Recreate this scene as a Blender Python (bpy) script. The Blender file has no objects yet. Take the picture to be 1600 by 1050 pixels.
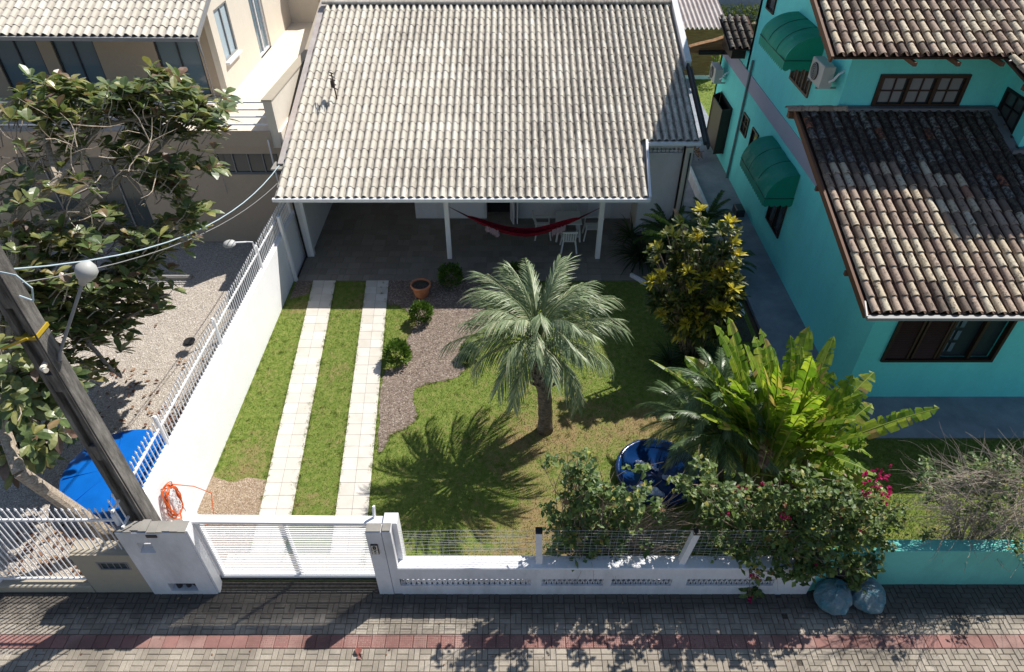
import bpy, math, random
from math import sin, cos, pi, radians
from mathutils import Vector, Matrix, noise
random.seed(7)
R = random.random
def U(a, b): return a + (b - a) * R()
scene = bpy.context.scene
COL = scene.collection

# ------------------------------------------------------------------ camera
CAMH = 12.5; FPX = 1060.0; TH = radians(40.4)
cd = bpy.data.cameras.new('camera'); cam = bpy.data.objects.new('camera', cd); COL.objects.link(cam)
cam.location = (0, 0, CAMH); cam.rotation_euler = (pi / 2 - TH, 0, 0)
cd.sensor_width = 36; cd.lens = 36 * FPX / 1600; cd.clip_end = 2000; cd.clip_start = .1
scene.camera = cam
# ------------------------------------------------------------------ light
SUN = Vector((.59, .52, 1.0)).normalized()
world = bpy.data.worlds.new('World'); scene.world = world; world.use_nodes = True
wn = world.node_tree; bg = wn.nodes['Background']
sky = wn.nodes.new('ShaderNodeTexSky'); sky.sky_type = 'NISHITA'; sky.sun_disc = False
sky.sun_elevation = math.asin(SUN.z); sky.sun_rotation = math.atan2(SUN.x, SUN.y)
sky.air_density = 1.0; sky.dust_density = .6
wn.links.new(sky.outputs[0], bg.inputs[0]); bg.inputs[1].default_value = .088
sd = bpy.data.lights.new('sun', 'SUN'); sd.energy = 5.0; sd.angle = radians(.53); sd.color = (1, .955, .88)
so = bpy.data.objects.new('sun', sd); COL.objects.link(so); so.rotation_euler = (-SUN).to_track_quat('-Z', 'Y').to_euler()
scene.view_settings.view_transform = 'Standard'; scene.view_settings.look = 'None'
scene.view_settings.exposure = 0.31; scene.view_settings.gamma = 1

def ray(u, v):
    X = (u - 800) / FPX; Y = (525 - v) / FPX; c, s = cos(TH), sin(TH)
    return X, c + Y * s, -s + Y * c
def on_z(u, v, z=0.):
    d = ray(u, v); t = (z - CAMH) / d[2]; return Vector((d[0] * t, d[1] * t, z))
def at(u, v, y):
    d = ray(u, v); t = y / d[1]; return Vector((d[0] * t, y, CAMH + d[2] * t))

# ------------------------------------------------------------------ object helpers
def tag(o, label=None, cat=None, group=None, kind=None):
    if label: o['label'] = label
    if cat: o['category'] = cat
    if group: o['group'] = group
    if kind: o['kind'] = kind
    return o
def thing(name, label, cat, loc=(0, 0, 0), group=None):
    o = bpy.data.objects.new(name, None); COL.objects.link(o); o.location = loc; o.empty_display_size = .2
    return tag(o, label, cat, group)
class MB:
    def __init__(s): s.v = []; s.f = []
    def quad(s, a, b, c, d):
        n = len(s.v); s.v += [tuple(a), tuple(b), tuple(c), tuple(d)]; s.f.append((n, n + 1, n + 2, n + 3))
    def tri(s, a, b, c):
        n = len(s.v); s.v += [tuple(a), tuple(b), tuple(c)]; s.f.append((n, n + 1, n + 2))
    def poly(s, pts):
        n = len(s.v); s.v += [tuple(p) for p in pts]; s.f.append(tuple(range(n, n + len(pts))))
    def obox(s, c, ax, ay, az):
        c = Vector(c); n = len(s.v)
        for k in (-1, 1):
            for j in (-1, 1):
                for i in (-1, 1): s.v.append(tuple(c + ax * i + ay * j + az * k))
        for q in ((0, 2, 3, 1), (4, 5, 7, 6), (0, 1, 5, 4), (2, 6, 7, 3), (0, 4, 6, 2), (1, 3, 7, 5)):
            s.f.append(tuple(n + i for i in q))
    def box(s, x0, x1, y0, y1, z0, z1):
        s.obox(((x0 + x1) / 2, (y0 + y1) / 2, (z0 + z1) / 2), Vector(((x1 - x0) / 2, 0, 0)), Vector((0, (y1 - y0) / 2, 0)), Vector((0, 0, (z1 - z0) / 2)))
    def bbox(s, x0, x1, y0, y1, z0, z1, b=.012):
        # box with bevelled top and vertical edges
        n = len(s.v)
        for (z, e) in ((z0, 0), (z1 - b, 0), (z1, b)):
            for (x, y) in ((x0 + e, y0 + e), (x1 - e, y0 + e), (x1 - e, y1 - e), (x0 + e, y1 - e)): s.v.append((x, y, z))
        for k in (0, 4):
            for i in range(4): j = (i + 1) % 4; s.f.append((n + k + i, n + k + j, n + k + 4 + j, n + k + 4 + i))
        s.f.append((n + 8, n + 9, n + 10, n + 11)); s.f.append((n + 3, n + 2, n + 1, n))
    def bar(s, a, b, w, h, up=Vector((0, 0, 1))):
        a = Vector(a); b = Vector(b); d = b - a; L = d.length; d.normalize()
        sx = d.cross(up)
        if sx.length < 1e-4: sx = d.cross(Vector((0, 1, 0)))
        sx.normalize(); uz = sx.cross(d)
        s.obox((a + b) / 2, d * (L / 2), sx * (w / 2), uz * (h / 2))
    def tube(s, pts, r, n=8, cap=True):
        pts = [Vector(p) for p in pts]; m = len(pts)
        if not isinstance(r, (list, tuple)): r = [r] * m
        base = len(s.v); prev = None
        for i, p in enumerate(pts):
            d = (pts[min(i + 1, m - 1)] - pts[max(i - 1, 0)])
            if d.length < 1e-9: d = Vector((0, 0, 1))
            d.normalize()
            if prev is None:
                a = d.cross(Vector((0, 0, 1)))
                if a.length < .05: a = d.cross(Vector((1, 0, 0)))
            else:
                a = prev - d * prev.dot(d)
                if a.length < 1e-5: a = d.cross(Vector((.3, .5, 1)))
            a.normalize(); prev = a; b = d.cross(a)
            for k in range(n):
                t = 2 * pi * k / n; s.v.append(tuple(p + (a * cos(t) + b * sin(t)) * r[i]))
        for i in range(m - 1):
            for k in range(n):
                j = (k + 1) % n; s.f.append((base + i * n + k, base + i * n + j, base + (i + 1) * n + j, base + (i + 1) * n + k))
        if cap:
            s.f.append(tuple(base + k for k in range(n))[::-1]); s.f.append(tuple(base + (m - 1) * n + k for k in range(n)))
    def lathe(s, c, prof, n=24):
        c = Vector(c); base = len(s.v)
        for (r, z) in prof:
            for k in range(n): t = 2 * pi * k / n; s.v.append((c.x + r * cos(t), c.y + r * sin(t), c.z + z))
        for i in range(len(prof) - 1):
            for k in range(n):
                j = (k + 1) % n; s.f.append((base + i * n + k, base + i * n + j, base + (i + 1) * n + j, base + (i + 1) * n + k))
    def build(s, name, mat, parent=None, smooth=False):
        me = bpy.data.meshes.new(name); me.from_pydata(s.v, [], s.f); me.update()
        if mat: me.materials.append(mat)
        if smooth: me.polygons.foreach_set('use_smooth', [True] * len(me.polygons))
        o = bpy.data.objects.new(name, me); COL.objects.link(o)
        if parent is not None:
            o.parent = parent; l = Vector(); q = parent
            while q: l = l + q.location; q = q.parent
            if l.length > 0: me.transform(Matrix.Translation(-l))
        return o

# ------------------------------------------------------------------ materials
def lin(h):
    h = h.lstrip('#'); return tuple((lambda c: c / 12.92 if c < .04045 else ((c + .055) / 1.055) ** 2.4)(int(h[i:i + 2], 16) / 255) for i in (0, 2, 4)) + (1,)
class MT:
    def __init__(s, name, rough=.8, spec=.3):
        s.m = bpy.data.materials.new(name); s.m.use_nodes = True; s.t = s.m.node_tree; s.b = s.t.nodes['Principled BSDF']
        s.b.inputs['Roughness'].default_value = rough; s.b.inputs['Specular IOR Level'].default_value = spec
        s.tc = None
    def n(s, k, **kw):
        x = s.t.nodes.new(k)
        for a, b in kw.items(): setattr(x, a, b)
        return x
    def l(s, a, b): s.t.links.new(a, b)
    def co(s):
        if not s.tc: s.tc = s.n('ShaderNodeNewGeometry')
        return s.tc.outputs['Position']
    def isl(s):
        s.co(); return s.tc.outputs['Random Per Island']
    def sc(s, sx, sy, sz):
        m = s.n('ShaderNodeVectorMath', operation='MULTIPLY'); s.l(s.co(), m.inputs[0]); m.inputs[1].default_value = (sx, sy, sz); return m.outputs[0]
    def noise(s, scale, det=4, rough=.55, vec=None, dist=0):
        x = s.n('ShaderNodeTexNoise'); x.inputs['Scale'].default_value = scale; x.inputs['Detail'].default_value = det; x.inputs['Roughness'].default_value = rough; x.inputs['Distortion'].default_value = dist
        s.l(vec if vec is not None else s.co(), x.inputs['Vector']); return x.outputs['Fac']
    def voro(s, scale, vec=None, feat='F1', out='Distance'):
        x = s.n('ShaderNodeTexVoronoi'); x.feature = feat; x.inputs['Scale'].default_value = scale
        s.l(vec if vec is not None else s.co(), x.inputs['Vector']); return x.outputs[out]
    def ramp(s, fac, stops, interp='LINEAR'):
        x = s.n('ShaderNodeValToRGB'); cr = x.color_ramp; cr.interpolation = interp
        while len(cr.elements) < len(stops): cr.elements.new(.5)
        for e, (p, c) in zip(cr.elements, stops):
            e.position = p; e.color = c if len(c) == 4 else tuple(c) + (1,)
        s.l(fac, x.inputs[0]); return x.outputs[0]
    def mix(s, fac, a, b, mode='MIX'):
        x = s.n('ShaderNodeMix', data_type='RGBA', blend_type=mode)
        for i, q in ((0, fac), (6, a), (7, b)):
            if isinstance(q, (int, float)): x.inputs[i].default_value = q
            elif isinstance(q, tuple): x.inputs[i].default_value = q
            else: s.l(q, x.inputs[i])
        return x.outputs[2]
    def math(s, op, a, b=0.):
        x = s.n('ShaderNodeMath', operation=op)
        for i, q in ((0, a), (1, b)):
            if isinstance(q, (int, float)): x.inputs[i].default_value = q
            else: s.l(q, x.inputs[i])
        return x.outputs[0]
    def col(s, c):
        if isinstance(c, tuple): s.b.inputs['Base Color'].default_value = c
        else: s.l(c, s.b.inputs['Base Color'])
        return s
    def bump(s, h, dist=.01, strength=.6):
        x = s.n('ShaderNodeBump'); x.inputs['Distance'].default_value = dist; x.inputs['Strength'].default_value = strength
        s.l(h, x.inputs['Height']); s.l(x.outputs[0], s.b.inputs['Normal']); return s
    def translucent(s, colr, f=.3):
        out = [q for q in s.t.nodes if q.type == 'OUTPUT_MATERIAL'][0]
        tr = s.n('ShaderNodeBsdfTranslucent'); mx = s.n('ShaderNodeMixShader'); mx.inputs[0].default_value = f
        if isinstance(colr, tuple): tr.inputs[0].default_value = colr
        else: s.l(colr, tr.inputs[0])
        s.l(s.b.outputs[0], mx.inputs[1]); s.l(tr.outputs[0], mx.inputs[2]); s.l(mx.outputs[0], out.inputs[0]); return s
W4 = lambda v: (v, v, v, 1)
def g3(a, b, c): return (a, b, c, 1)

def plaster(name, c, dirt=(.25, .22, .18, 1), amt=.35, rough=.85, bs=60):
    m = MT(name, rough)
    f = m.noise(1.3, 6, .65, m.sc(1, 1, .35)); f2 = m.noise(9, 5, .7)
    k = m.ramp(f, [(.45, W4(0)), (.72, W4(1))]); k2 = m.math('MULTIPLY', k, amt)
    base = m.mix(m.ramp(f2, [(.3, W4(0)), (.7, W4(1))]), tuple(x * .93 for x in c[:3]) + (1,), c)
    m.col(m.mix(k2, base, m.mix(.5, c, dirt))); m.bump(m.noise(bs, 4, .7), .006, .5); return m.m
M = {}
M['white'] = plaster('white_plaster', g3(.78, .78, .80))
M['white_dirty'] = plaster('worn_white_plaster', g3(.74, .74, .77), dirt=(.12, .11, .09, 1), amt=.8)
M['paint'] = MT('white_paint', .45).col(g3(.8, .8, .82)).m
M['cream'] = plaster('cream_plaster', g3(.74, .67, .57), amt=.2)
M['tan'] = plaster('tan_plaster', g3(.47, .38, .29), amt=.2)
M['tanbox'] = plaster('tan_render', g3(.42, .37, .29), amt=.5)
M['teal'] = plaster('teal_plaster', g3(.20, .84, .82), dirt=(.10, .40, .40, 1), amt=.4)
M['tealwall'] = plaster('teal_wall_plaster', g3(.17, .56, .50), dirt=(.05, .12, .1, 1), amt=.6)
M['lilac'] = plaster('pale_band', g3(.42, .42, .52), amt=.15)
M['concrete'] = plaster('weathered_concrete', g3(.32, .30, .27), dirt=(.04, .04, .035, 1), amt=.8, bs=90)
M['greyflash'] = plaster('grey_mortar', g3(.20, .20, .22), dirt=(.05, .05, .05, 1), amt=.6)
def simple(name, c, rough=.6, spec=.4, metal=0, bump=0):
    m = MT(name, rough, spec); m.b.inputs['Metallic'].default_value = metal
    f = m.noise(4, 5, .6)
    m.col(m.mix(m.math('MULTIPLY', f, .5), c, tuple(x * .55 for x in c[:3]) + (1,)))
    if bump: m.bump(m.noise(40, 4), bump, .5)
    return m.m
M['black'] = simple('black_paint', g3(.012, .012, .013))
M['darkwood'] = simple('dark_varnished_wood', g3(.045, .022, .014), .45, .4, 0, .003)
M['darkmetal'] = simple('dark_metal', g3(.05, .05, .055), .5)
M['grey_metal'] = simple('grey_gutter_metal', g3(.30, .30, .30), .45)
M['wirem'] = simple('galvanised_wire', g3(.55, .55, .55), .4)
M['acwhite'] = simple('ac_casing', g3(.52, .52, .50), .5)
M['bark'] = MT('bark', .95)
m = M['bark']; m.col(m.ramp(m.noise(14, 6, .7, m.sc(1, 1, 3)), [(.3, g3(.16, .125, .095)), (.62, g3(.50, .42, .33))])); m.bump(m.noise(30, 5), .02, .8); M['bark'] = m.m
m = MT('palm_trunk', .95); m.col(m.ramp(m.noise(9, 5, .7, m.sc(1, 1, 4)), [(.32, g3(.05, .04, .03)), (.65, g3(.30, .25, .20))])); m.bump(m.noise(16, 4, .6, m.sc(1, 1, 4)), .05, 1); M['ptrunk'] = m.m
m = MT('pole_concrete', .9); f = m.noise(3, 7, .7, m.sc(3, 3, .5)); m.col(m.ramp(f, [(.3, g3(.035, .032, .03)), (.5, g3(.14, .13, .12)), (.75, g3(.32, .30, .275))])); m.bump(m.noise(45, 4), .01, .6); M['pole'] = m.m
m = MT('glass', .08, .6); m.col(g3(.035, .05, .055)); M['glass'] = m.m
m = MT('sunlit_pale_glass', .25, .5); m.col(g3(.42, .52, .58)); M['sunlitglass'] = m.m  # pale glass made brighter in colour, as if lit by the sun
m = MT('pale_glass', .1, .6); m.col(g3(.13, .19, .23)); M['paleglass'] = m.m
m = MT('dim_glass', .12, .5); m.col(g3(.07, .085, .085)); M['dimglass'] = m.m

# concrete roof tiles of the white house
m = MT('concrete_roof_tile', .85)
ti = m.isl()
base = m.ramp(ti, [(0, g3(.57, .52, .445)), (.3, g3(.66, .61, .52)), (.6, g3(.61, .56, .48)), (1, g3(.74, .695, .61))])
st = m.noise(3.2, 7, .75, m.sc(4.5, 1.1, 1.1)); fine = m.noise(26, 5, .7)
k = m.ramp(m.math('ADD', m.math('MULTIPLY', st, .7), m.math('MULTIPLY', fine, .45)), [(.52, W4(0)), (.72, W4(1))])
sx = m.n('ShaderNodeSeparateXYZ'); m.l(m.co(), sx.inputs[0]); gx = m.math('ADD', m.noise(.35, 4, .6), m.math('MULTIPLY', sx.outputs[0], .048)); big = m.ramp(gx, [(.32, W4(.12)), (.62, W4(1))])
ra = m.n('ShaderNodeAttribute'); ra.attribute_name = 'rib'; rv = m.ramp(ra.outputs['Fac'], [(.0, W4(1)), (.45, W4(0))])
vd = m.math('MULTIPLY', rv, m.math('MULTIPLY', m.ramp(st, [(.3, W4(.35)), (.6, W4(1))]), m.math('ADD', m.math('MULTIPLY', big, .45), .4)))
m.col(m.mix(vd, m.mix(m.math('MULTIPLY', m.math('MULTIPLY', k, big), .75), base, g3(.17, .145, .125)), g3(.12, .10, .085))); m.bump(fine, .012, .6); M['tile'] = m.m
# clay tiles of the teal house
m = MT('clay_roof_tile', .85)
ti = m.isl()
base = m.ramp(ti, [(0, g3(.13, .095, .075)), (.08, g3(.30, .215, .165)), (.26, g3(.62, .52, .37)), (.5, g3(.40, .30, .235)), (.64, g3(.68, .60, .45)), (.84, g3(.50, .38, .29)), (.985, g3(.40, .18, .12))], 'CONSTANT')
fine = m.noise(17, 6, .75); st = m.noise(6, 5, .7, m.sc(2, .8, .8))
k = m.ramp(m.math('ADD', m.math('MULTIPLY', fine, .6), m.math('MULTIPLY', st, .5)), [(.56, W4(0)), (.66, W4(1))])
m.col(m.mix(m.math('MULTIPLY', k, .8), m.mix(m.math('MULTIPLY', fine, .5), base, g3(.30, .24, .18)), g3(.06, .05, .042))); m.bump(fine, .02, .7); M['clay'] = m.m
m = MT('lichen_clay_tile', .9)
ti = m.isl(); fine = m.noise(12, 6, .75)
base = m.ramp(ti, [(0, g3(.12, .10, .08)), (.5, g3(.22, .20, .18)), (.8, g3(.30, .28, .24)), (.97, g3(.36, .14, .08))], 'CONSTANT')
k = m.ramp(fine, [(.46, W4(1)), (.58, W4(0))])
m.col(m.mix(m.math('MULTIPLY', k, .88), base, g3(.03, .029, .028))); m.bump(fine, .02, .7); M['lichen'] = m.m
m = MT('clay_gutter_tile', .9); f = m.noise(9, 5, .7); m.col(m.ramp(f, [(.3, g3(.05, .03, .025)), (.7, g3(.17, .10, .075))])); M['claypan'] = m.m
m = MT('red_tile', .85); m.col(m.ramp(m.noise(5, 5), [(.3, g3(.16, .05, .03)), (.7, g3(.30, .10, .06))])); M['redtile'] = m.m
m = MT('fibre_cement', .9); m.col(m.ramp(m.noise(2.5, 6, .7), [(.3, g3(.40, .34, .32)), (.7, g3(.58, .54, .51))])); M['fibre'] = m.m
m = MT('plank_wood', .8); w = m.noise(3, 5, .6, m.sc(.6, 1, 9)); m.col(m.ramp(w, [(.3, g3(.15, .075, .03)), (.7, g3(.34, .19, .09))])); m.bump(m.math('SINE', m.math('MULTIPLY', m.noise(1, 0, 0, m.sc(0, 0, 4)), 40)), .01, .4); M['plank'] = m.m

# pavers and tactile band
def paver(name, a, b, c):
    m = MT(name, .9); f = m.noise(38, 5, .75); g = m.noise(1.1, 5, .6)
    base = m.ramp(m.isl(), [(0, a), (.5, b), (1, c)])
    base = m.mix(m.ramp(f, [(.35, W4(.45)), (.7, W4(0))]), base, tuple(x * .45 for x in b[:3]) + (1,))
    m.col(m.mix(m.ramp(g, [(.42, W4(0)), (.66, W4(.7))]), base, tuple(x * .42 for x in b[:3]) + (1,)))
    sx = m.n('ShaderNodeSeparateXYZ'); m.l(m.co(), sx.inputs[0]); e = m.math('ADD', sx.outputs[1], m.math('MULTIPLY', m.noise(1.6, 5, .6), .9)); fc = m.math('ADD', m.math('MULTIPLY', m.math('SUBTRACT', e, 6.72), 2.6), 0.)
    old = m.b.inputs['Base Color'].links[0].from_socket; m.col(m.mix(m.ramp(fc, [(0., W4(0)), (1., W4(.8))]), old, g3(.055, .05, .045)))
    m.bump(f, .008, .7); return m.m
M['paver'] = paver('grey_paver', g3(.33, .285, .23), g3(.405, .355, .29), g3(.48, .425, .35))
M['red'] = paver('red_tactile_tile', g3(.29, .15, .13), g3(.38, .20, .175), g3(.43, .30, .26))
m = MT('dirty_sand', .95); m.col(m.ramp(m.noise(20, 4), [(.3, g3(.05, .042, .034)), (.7, g3(.11, .095, .075))])); M['sand'] = m.m
m = MT('earth', .95); m.col(m.ramp(m.noise(2, 6), [(.3, g3(.10, .075, .05)), (.7, g3(.20, .155, .10))])); m.bump(m.noise(20, 5), .03, .7); M['earth'] = m.m
# floor tiles with joints drawn as real geometry gaps
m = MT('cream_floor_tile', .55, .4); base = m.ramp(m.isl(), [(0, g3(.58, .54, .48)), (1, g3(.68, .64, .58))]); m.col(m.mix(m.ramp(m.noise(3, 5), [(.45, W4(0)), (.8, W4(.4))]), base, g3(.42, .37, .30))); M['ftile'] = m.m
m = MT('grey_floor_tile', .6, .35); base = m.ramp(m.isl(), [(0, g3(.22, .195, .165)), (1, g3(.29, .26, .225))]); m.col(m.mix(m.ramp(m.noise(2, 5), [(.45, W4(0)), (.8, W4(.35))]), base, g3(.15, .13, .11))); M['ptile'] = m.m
m = MT('blue_grey_concrete', .85); m.col(m.ramp(m.noise(1.5, 7, .65), [(.3, g3(.20, .215, .25)), (.7, g3(.32, .335, .38))])); m.bump(m.noise(40, 4), .004, .4); M['bluecon'] = m.m
def stony(name, stops, sc, bd=.02):
    m = MT(name, .9); v = m.voro(sc, out='Color'); sp = m.n('ShaderNodeSeparateColor'); m.l(v, sp.inputs[0])
    f = m.noise(1.2, 5, .6)
    c = m.ramp(sp.outputs[0], stops); m.col(m.mix(m.math('MULTIPLY', f, .5), c, stops[0][1])); d = m.voro(sc); m.bump(m.math('SUBTRACT', 1., d), bd, .9); return m.m
M['gravel'] = stony('pale_gravel', [(0, g3(.30, .255, .215)), (.5, g3(.52, .46, .395)), (1, g3(.70, .64, .57))], 42)
M['gravel2'] = stony('tan_gravel', [(0, g3(.20, .145, .095)), (.5, g3(.40, .30, .21)), (1, g3(.56, .45, .34))], 50)
M['mulch'] = stony('bark_mulch', [(0, g3(.12, .09, .07)), (.5, g3(.24, .185, .15)), (1, g3(.38, .31, .26))], 34)
def pebm(name, stops):
    m = MT(name, .9); m.col(m.ramp(m.isl(), stops)); return m.m
M['pebble'] = pebm('pale_pebbles', [(0, g3(.34, .29, .24)), (.5, g3(.55, .49, .43)), (1, g3(.76, .71, .65))])
M['pebble2'] = pebm('tan_pebbles', [(0, g3(.22, .15, .09)), (.5, g3(.42, .32, .22)), (1, g3(.62, .52, .42))])
M['chips'] = pebm('bark_chips', [(0, g3(.10, .07, .055)), (.5, g3(.25, .19, .155)), (1, g3(.47, .40, .35))])

# grass: dryness is stored on the mesh
def grassmat(name, blades):
    m = MT(name, .85, .15); a = m.n('ShaderNodeAttribute'); a.attribute_name = 'dry'
    f = m.noise(7, 6, .7); f2 = m.noise(60, 4, .75); f3 = m.noise(1.6, 5, .65)
    gcol = m.ramp(f, [(.3, g3(.115, .175, .03)), (.5, g3(.19, .25, .05)), (.72, g3(.32, .33, .10))])
    gcol = m.mix(m.ramp(f2, [(.3, W4(.75)), (.55, W4(0))]), gcol, g3(.035, .065, .012))
    dcol = m.ramp(f2, [(.3, g3(.16, .11, .055)), (.7, g3(.42, .30, .16))])
    dd = m.math('ADD', a.outputs['Fac'], m.math('MULTIPLY', m.math('SUBTRACT', f3, .5), 1.3)); 
    dd = m.math('ADD', dd, m.math('MULTIPLY', m.math('SUBTRACT', f, .5), 1.5))
    k = m.ramp(dd, [(.20, W4(0)), (.80, W4(.92))])
    c = m.mix(k, gcol, dcol)
    if blades:
        c = m.mix(m.ramp(m.isl(), [(0, W4(0)), (1, W4(.55))]), c, m.mix(k, g3(.27, .37, .08), g3(.55, .43, .25)))
        m.col(c).translucent(c, .25)
    else: m.col(c).bump(f2, .03, .8)
    return m.m
M['lawn'] = grassmat('lawn_soil_and_grass', False); M['blade'] = grassmat('grass_blades', True)

def leafm(name, stops, tr=.3, rough=.45, spec=.4, trc=1.6):
    m = MT(name, rough, spec); c = m.ramp(m.isl(), stops)
    c = m.mix(m.ramp(m.noise(7, 4), [(.35, W4(.45)), (.65, W4(0))]), c, tuple(x * .5 for x in stops[0][1][:3]) + (1,))
    m.col(c); t = m.mix(1., c, g3(trc, trc, trc * .7), 'MULTIPLY'); m.translucent(t, tr); return m.m
M['almond'] = leafm('almond_leaf', [(0, g3(.07, .11, .04)), (.4, g3(.155, .215, .075)), (.68, g3(.27, .30, .13)), (.86, g3(.38, .36, .12)), (.92, g3(.24, .13, .09)), (1, g3(.2, .13, .11))], .28, .38, .65)
M['palmleaf'] = leafm('palm_leaflet', [(0, g3(.14, .20, .095)), (.5, g3(.26, .33, .18)), (.88, g3(.42, .48, .30)), (1, g3(.52, .47, .32))], .25, .45)
M['banana'] = leafm('torn_banana_leaf', [(0, g3(.09, .18, .015)), (.5, g3(.19, .30, .03)), (.88, g3(.36, .43, .05)), (.97, g3(.38, .26, .11))], .42, .4, .35, 1.8)
M['midrib'] = simple('leaf_midrib', g3(.30, .36, .07), .5)
M['feather'] = leafm('dwarf_palm_leaflet', [(0, g3(.06, .11, .04)), (.6, g3(.11, .18, .07)), (1, g3(.22, .30, .14))], .25, .35, .5)
M['bush'] = leafm('bush_leaf', [(0, g3(.035, .085, .012)), (.5, g3(.075, .15, .018)), (1, g3(.16, .25, .035))], .3)
M['vine'] = leafm('vine_leaf', [(0, g3(.045, .085, .025)), (.4, g3(.10, .165, .045)), (.75, g3(.20, .28, .08)), (.92, g3(.22, .26, .07)), (.97, g3(.42, .38, .09)), (1, g3(.22, .10, .05))], .3)
M['shrubleaf'] = leafm('garden_shrub_leaf', [(0, g3(.05, .10, .03)), (.4, g3(.11, .18, .055)), (.75, g3(.19, .27, .09)), (.94, g3(.30, .34, .10)), (.98, g3(.55, .48, .10)), (1, g3(.28, .15, .08))], .3)
M['croton'] = leafm('croton_leaf', [(0, g3(.20, .20, .02)), (.35, g3(.50, .43, .035)), (.8, g3(.74, .64, .07)), (1, g3(.50, .30, .04))], .3)
M['crotong'] = leafm('croton_green_leaf', [(0, g3(.03, .055, .012)), (.6, g3(.08, .11, .02)), (1, g3(.26, .24, .04))], .3)
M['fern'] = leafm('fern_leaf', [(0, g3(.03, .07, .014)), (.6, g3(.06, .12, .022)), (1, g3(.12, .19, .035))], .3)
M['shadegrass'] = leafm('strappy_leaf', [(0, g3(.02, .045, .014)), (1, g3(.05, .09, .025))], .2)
M['flower'] = leafm('magenta_bract', [(0, g3(.38, .01, .09)), (1, g3(.62, .03, .19))], .35, .6, .2, 1.2)
M['twig'] = simple('dry_twig', g3(.26, .20, .15), .9)
M['twigpale'] = simple('pale_bare_twig', g3(.44, .36, .29), .9)
M['deadleaf'] = leafm('dead_leaf', [(0, g3(.10, .045, .03)), (.5, g3(.24, .11, .06)), (1, g3(.42, .28, .17))], .1, .7)
M['hedge'] = leafm('hedge_leaf', [(0, g3(.07, .11, .02)), (1, g3(.22, .26, .07))], .25)

# ------------------------------------------------------------------ ground
def flat(name, pts, z, mat, kind='structure'):
    b = MB(); b.poly([(x, y, z) for x, y in pts]); o = b.build(name, mat); tag(o, kind=kind); return o
flat('ground', [(-300, -100), (300, -100), (300, 500), (-300, 500)], -.20, M['earth'])
flat('sidewalk_bed', [(-16, 1.5), (16, 1.5), (16, 7.25), (-16, 7.25)], -.14, M['sand'])
# street pavers
b = MB(); rd = MB(); rnd = random.Random(3)
def pav(x0, x1, y0, y1):
    if y1 > 7.35 or y0 < 3.2: return
    g = .004; h = -.12 + rnd.uniform(-.003, .003) + .006 * noise.noise((x0 * 1.3, y0 * 1.3, 0)); n0 = len(b.v)
    b.bbox(x0 + g, x1 - g, y0 + g, y1 - g, -.16, h, .007); tx, ty = rnd.uniform(-.02, .02), rnd.uniform(-.03, .03); mx_, my_ = (x0 + x1) / 2, (y0 + y1) / 2
    for q in range(n0 + 4, n0 + 12): v_ = b.v[q]; b.v[q] = (v_[0], v_[1], v_[2] + (v_[0] - mx_) * tx + (v_[1] - my_) * ty)
TB0, TB1 = 5.85, 6.115
def zone(y_lo, y_hi):
    n = max(1, round((y_hi - y_lo) / .21)); s = (y_hi - y_lo) / n
    for j in range(n):
        y = y_lo + j * s; i = 0; x = -12.
        while x < 5.2:
            if rnd.random() < .12 or (i + j) % 2:
                pav(x, x + .21, y, y + s / 2); pav(x, x + .21, y + s / 2, y + s)
            else:
                pav(x, x + .105, y, y + s); pav(x + .105, x + .21, y, y + s)
            x += .21; i += 1
zone(TB1, 7.16); zone(3.5, TB0)
def herring(y_lo, y_hi, x_lo, x_hi):
    w = .105; n = int((x_hi - x_lo) / w); mrows = round((y_hi - y_lo) / w)
    for r in range(mrows):
        for cidx in range(n):
            k = (cidx - r) % 4
            x = x_lo + cidx * w; y = y_lo + r * w
            if k == 0 and cidx + 1 < n: pav(x, x + 2 * w, y, y + w)
            if k == 3: pav(x, x + w, y, y + (2 * w if r + 1 < mrows else w))
            if k == 2 and r == 0: pav(x, x + w, y, y + w)
herring(TB1, 7.16, 5.22, 13); herring(TB0 - 22 * .105, TB0, 5.22, 13)
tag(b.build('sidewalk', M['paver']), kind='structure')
x = -12.
while x < 13:
    rd.bbox(x + .004, x + .256, TB0 + .005, TB1 - .005, -.16, -.118 + rnd.uniform(-.003, .003), .008)
    if -5 < x < 4.6:
        for i in range(6):
            for j in range(6): rd.bbox(x + .012 + i * .041, x + .012 + i * .041 + .022, TB0 + .017 + j * .041, TB0 + .039 + j * .041, -.117, -.112, .002)
    x += .26
tag(rd.build('tactile_band', M['red']), kind='structure')

flat('lawn', [(-6.9, 7.15), (6.95, 7.15), (6.95, 17.4), (-6.9, 17.4)], 0, M['lawn'])
flat('neighbour_lawn', [(6.95, 7.3), (16, 7.3), (16, 10.9), (6.95, 10.9)], .0, M['lawn'])
flat('back_lawn', [(5.6, 27), (30, 27), (30, 44), (5.6, 44)], .004, M['lawn'])
flat('gravel_yard', [(-20, 7.1), (-6.95, 7.1), (-6.95, 19.6), (-20, 19.6)], 0, M['gravel'])
b = MB(); b.quad((-5.9, 7.0, -.118), (-2.55, 7.0, -.118), (-2.55, 7.16, .0), (-5.9, 7.16, .0)); b.quad((-5.9, 7.16, .0), (-2.55, 7.16, .0), (-2.55, 7.4, .016), (-5.9, 7.4, .016)); tag(b.build('driveway_apron', M['sand']), kind='structure')
MUL = [on_z(*p).xy for p in [(612, 437), (607, 474), (622, 478), (640, 490), (650, 506), (640, 524), (636, 540), (645, 556), (626, 573), (603, 580), (596, 604), (592, 660), (591, 704), (602, 700), (612, 680), (636, 668), (652, 650), (645, 625), (650, 608), (676, 598), (706, 593), (727, 577), (717, 556), (728, 530), (770, 505), (800, 470), (806, 437)]]
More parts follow.
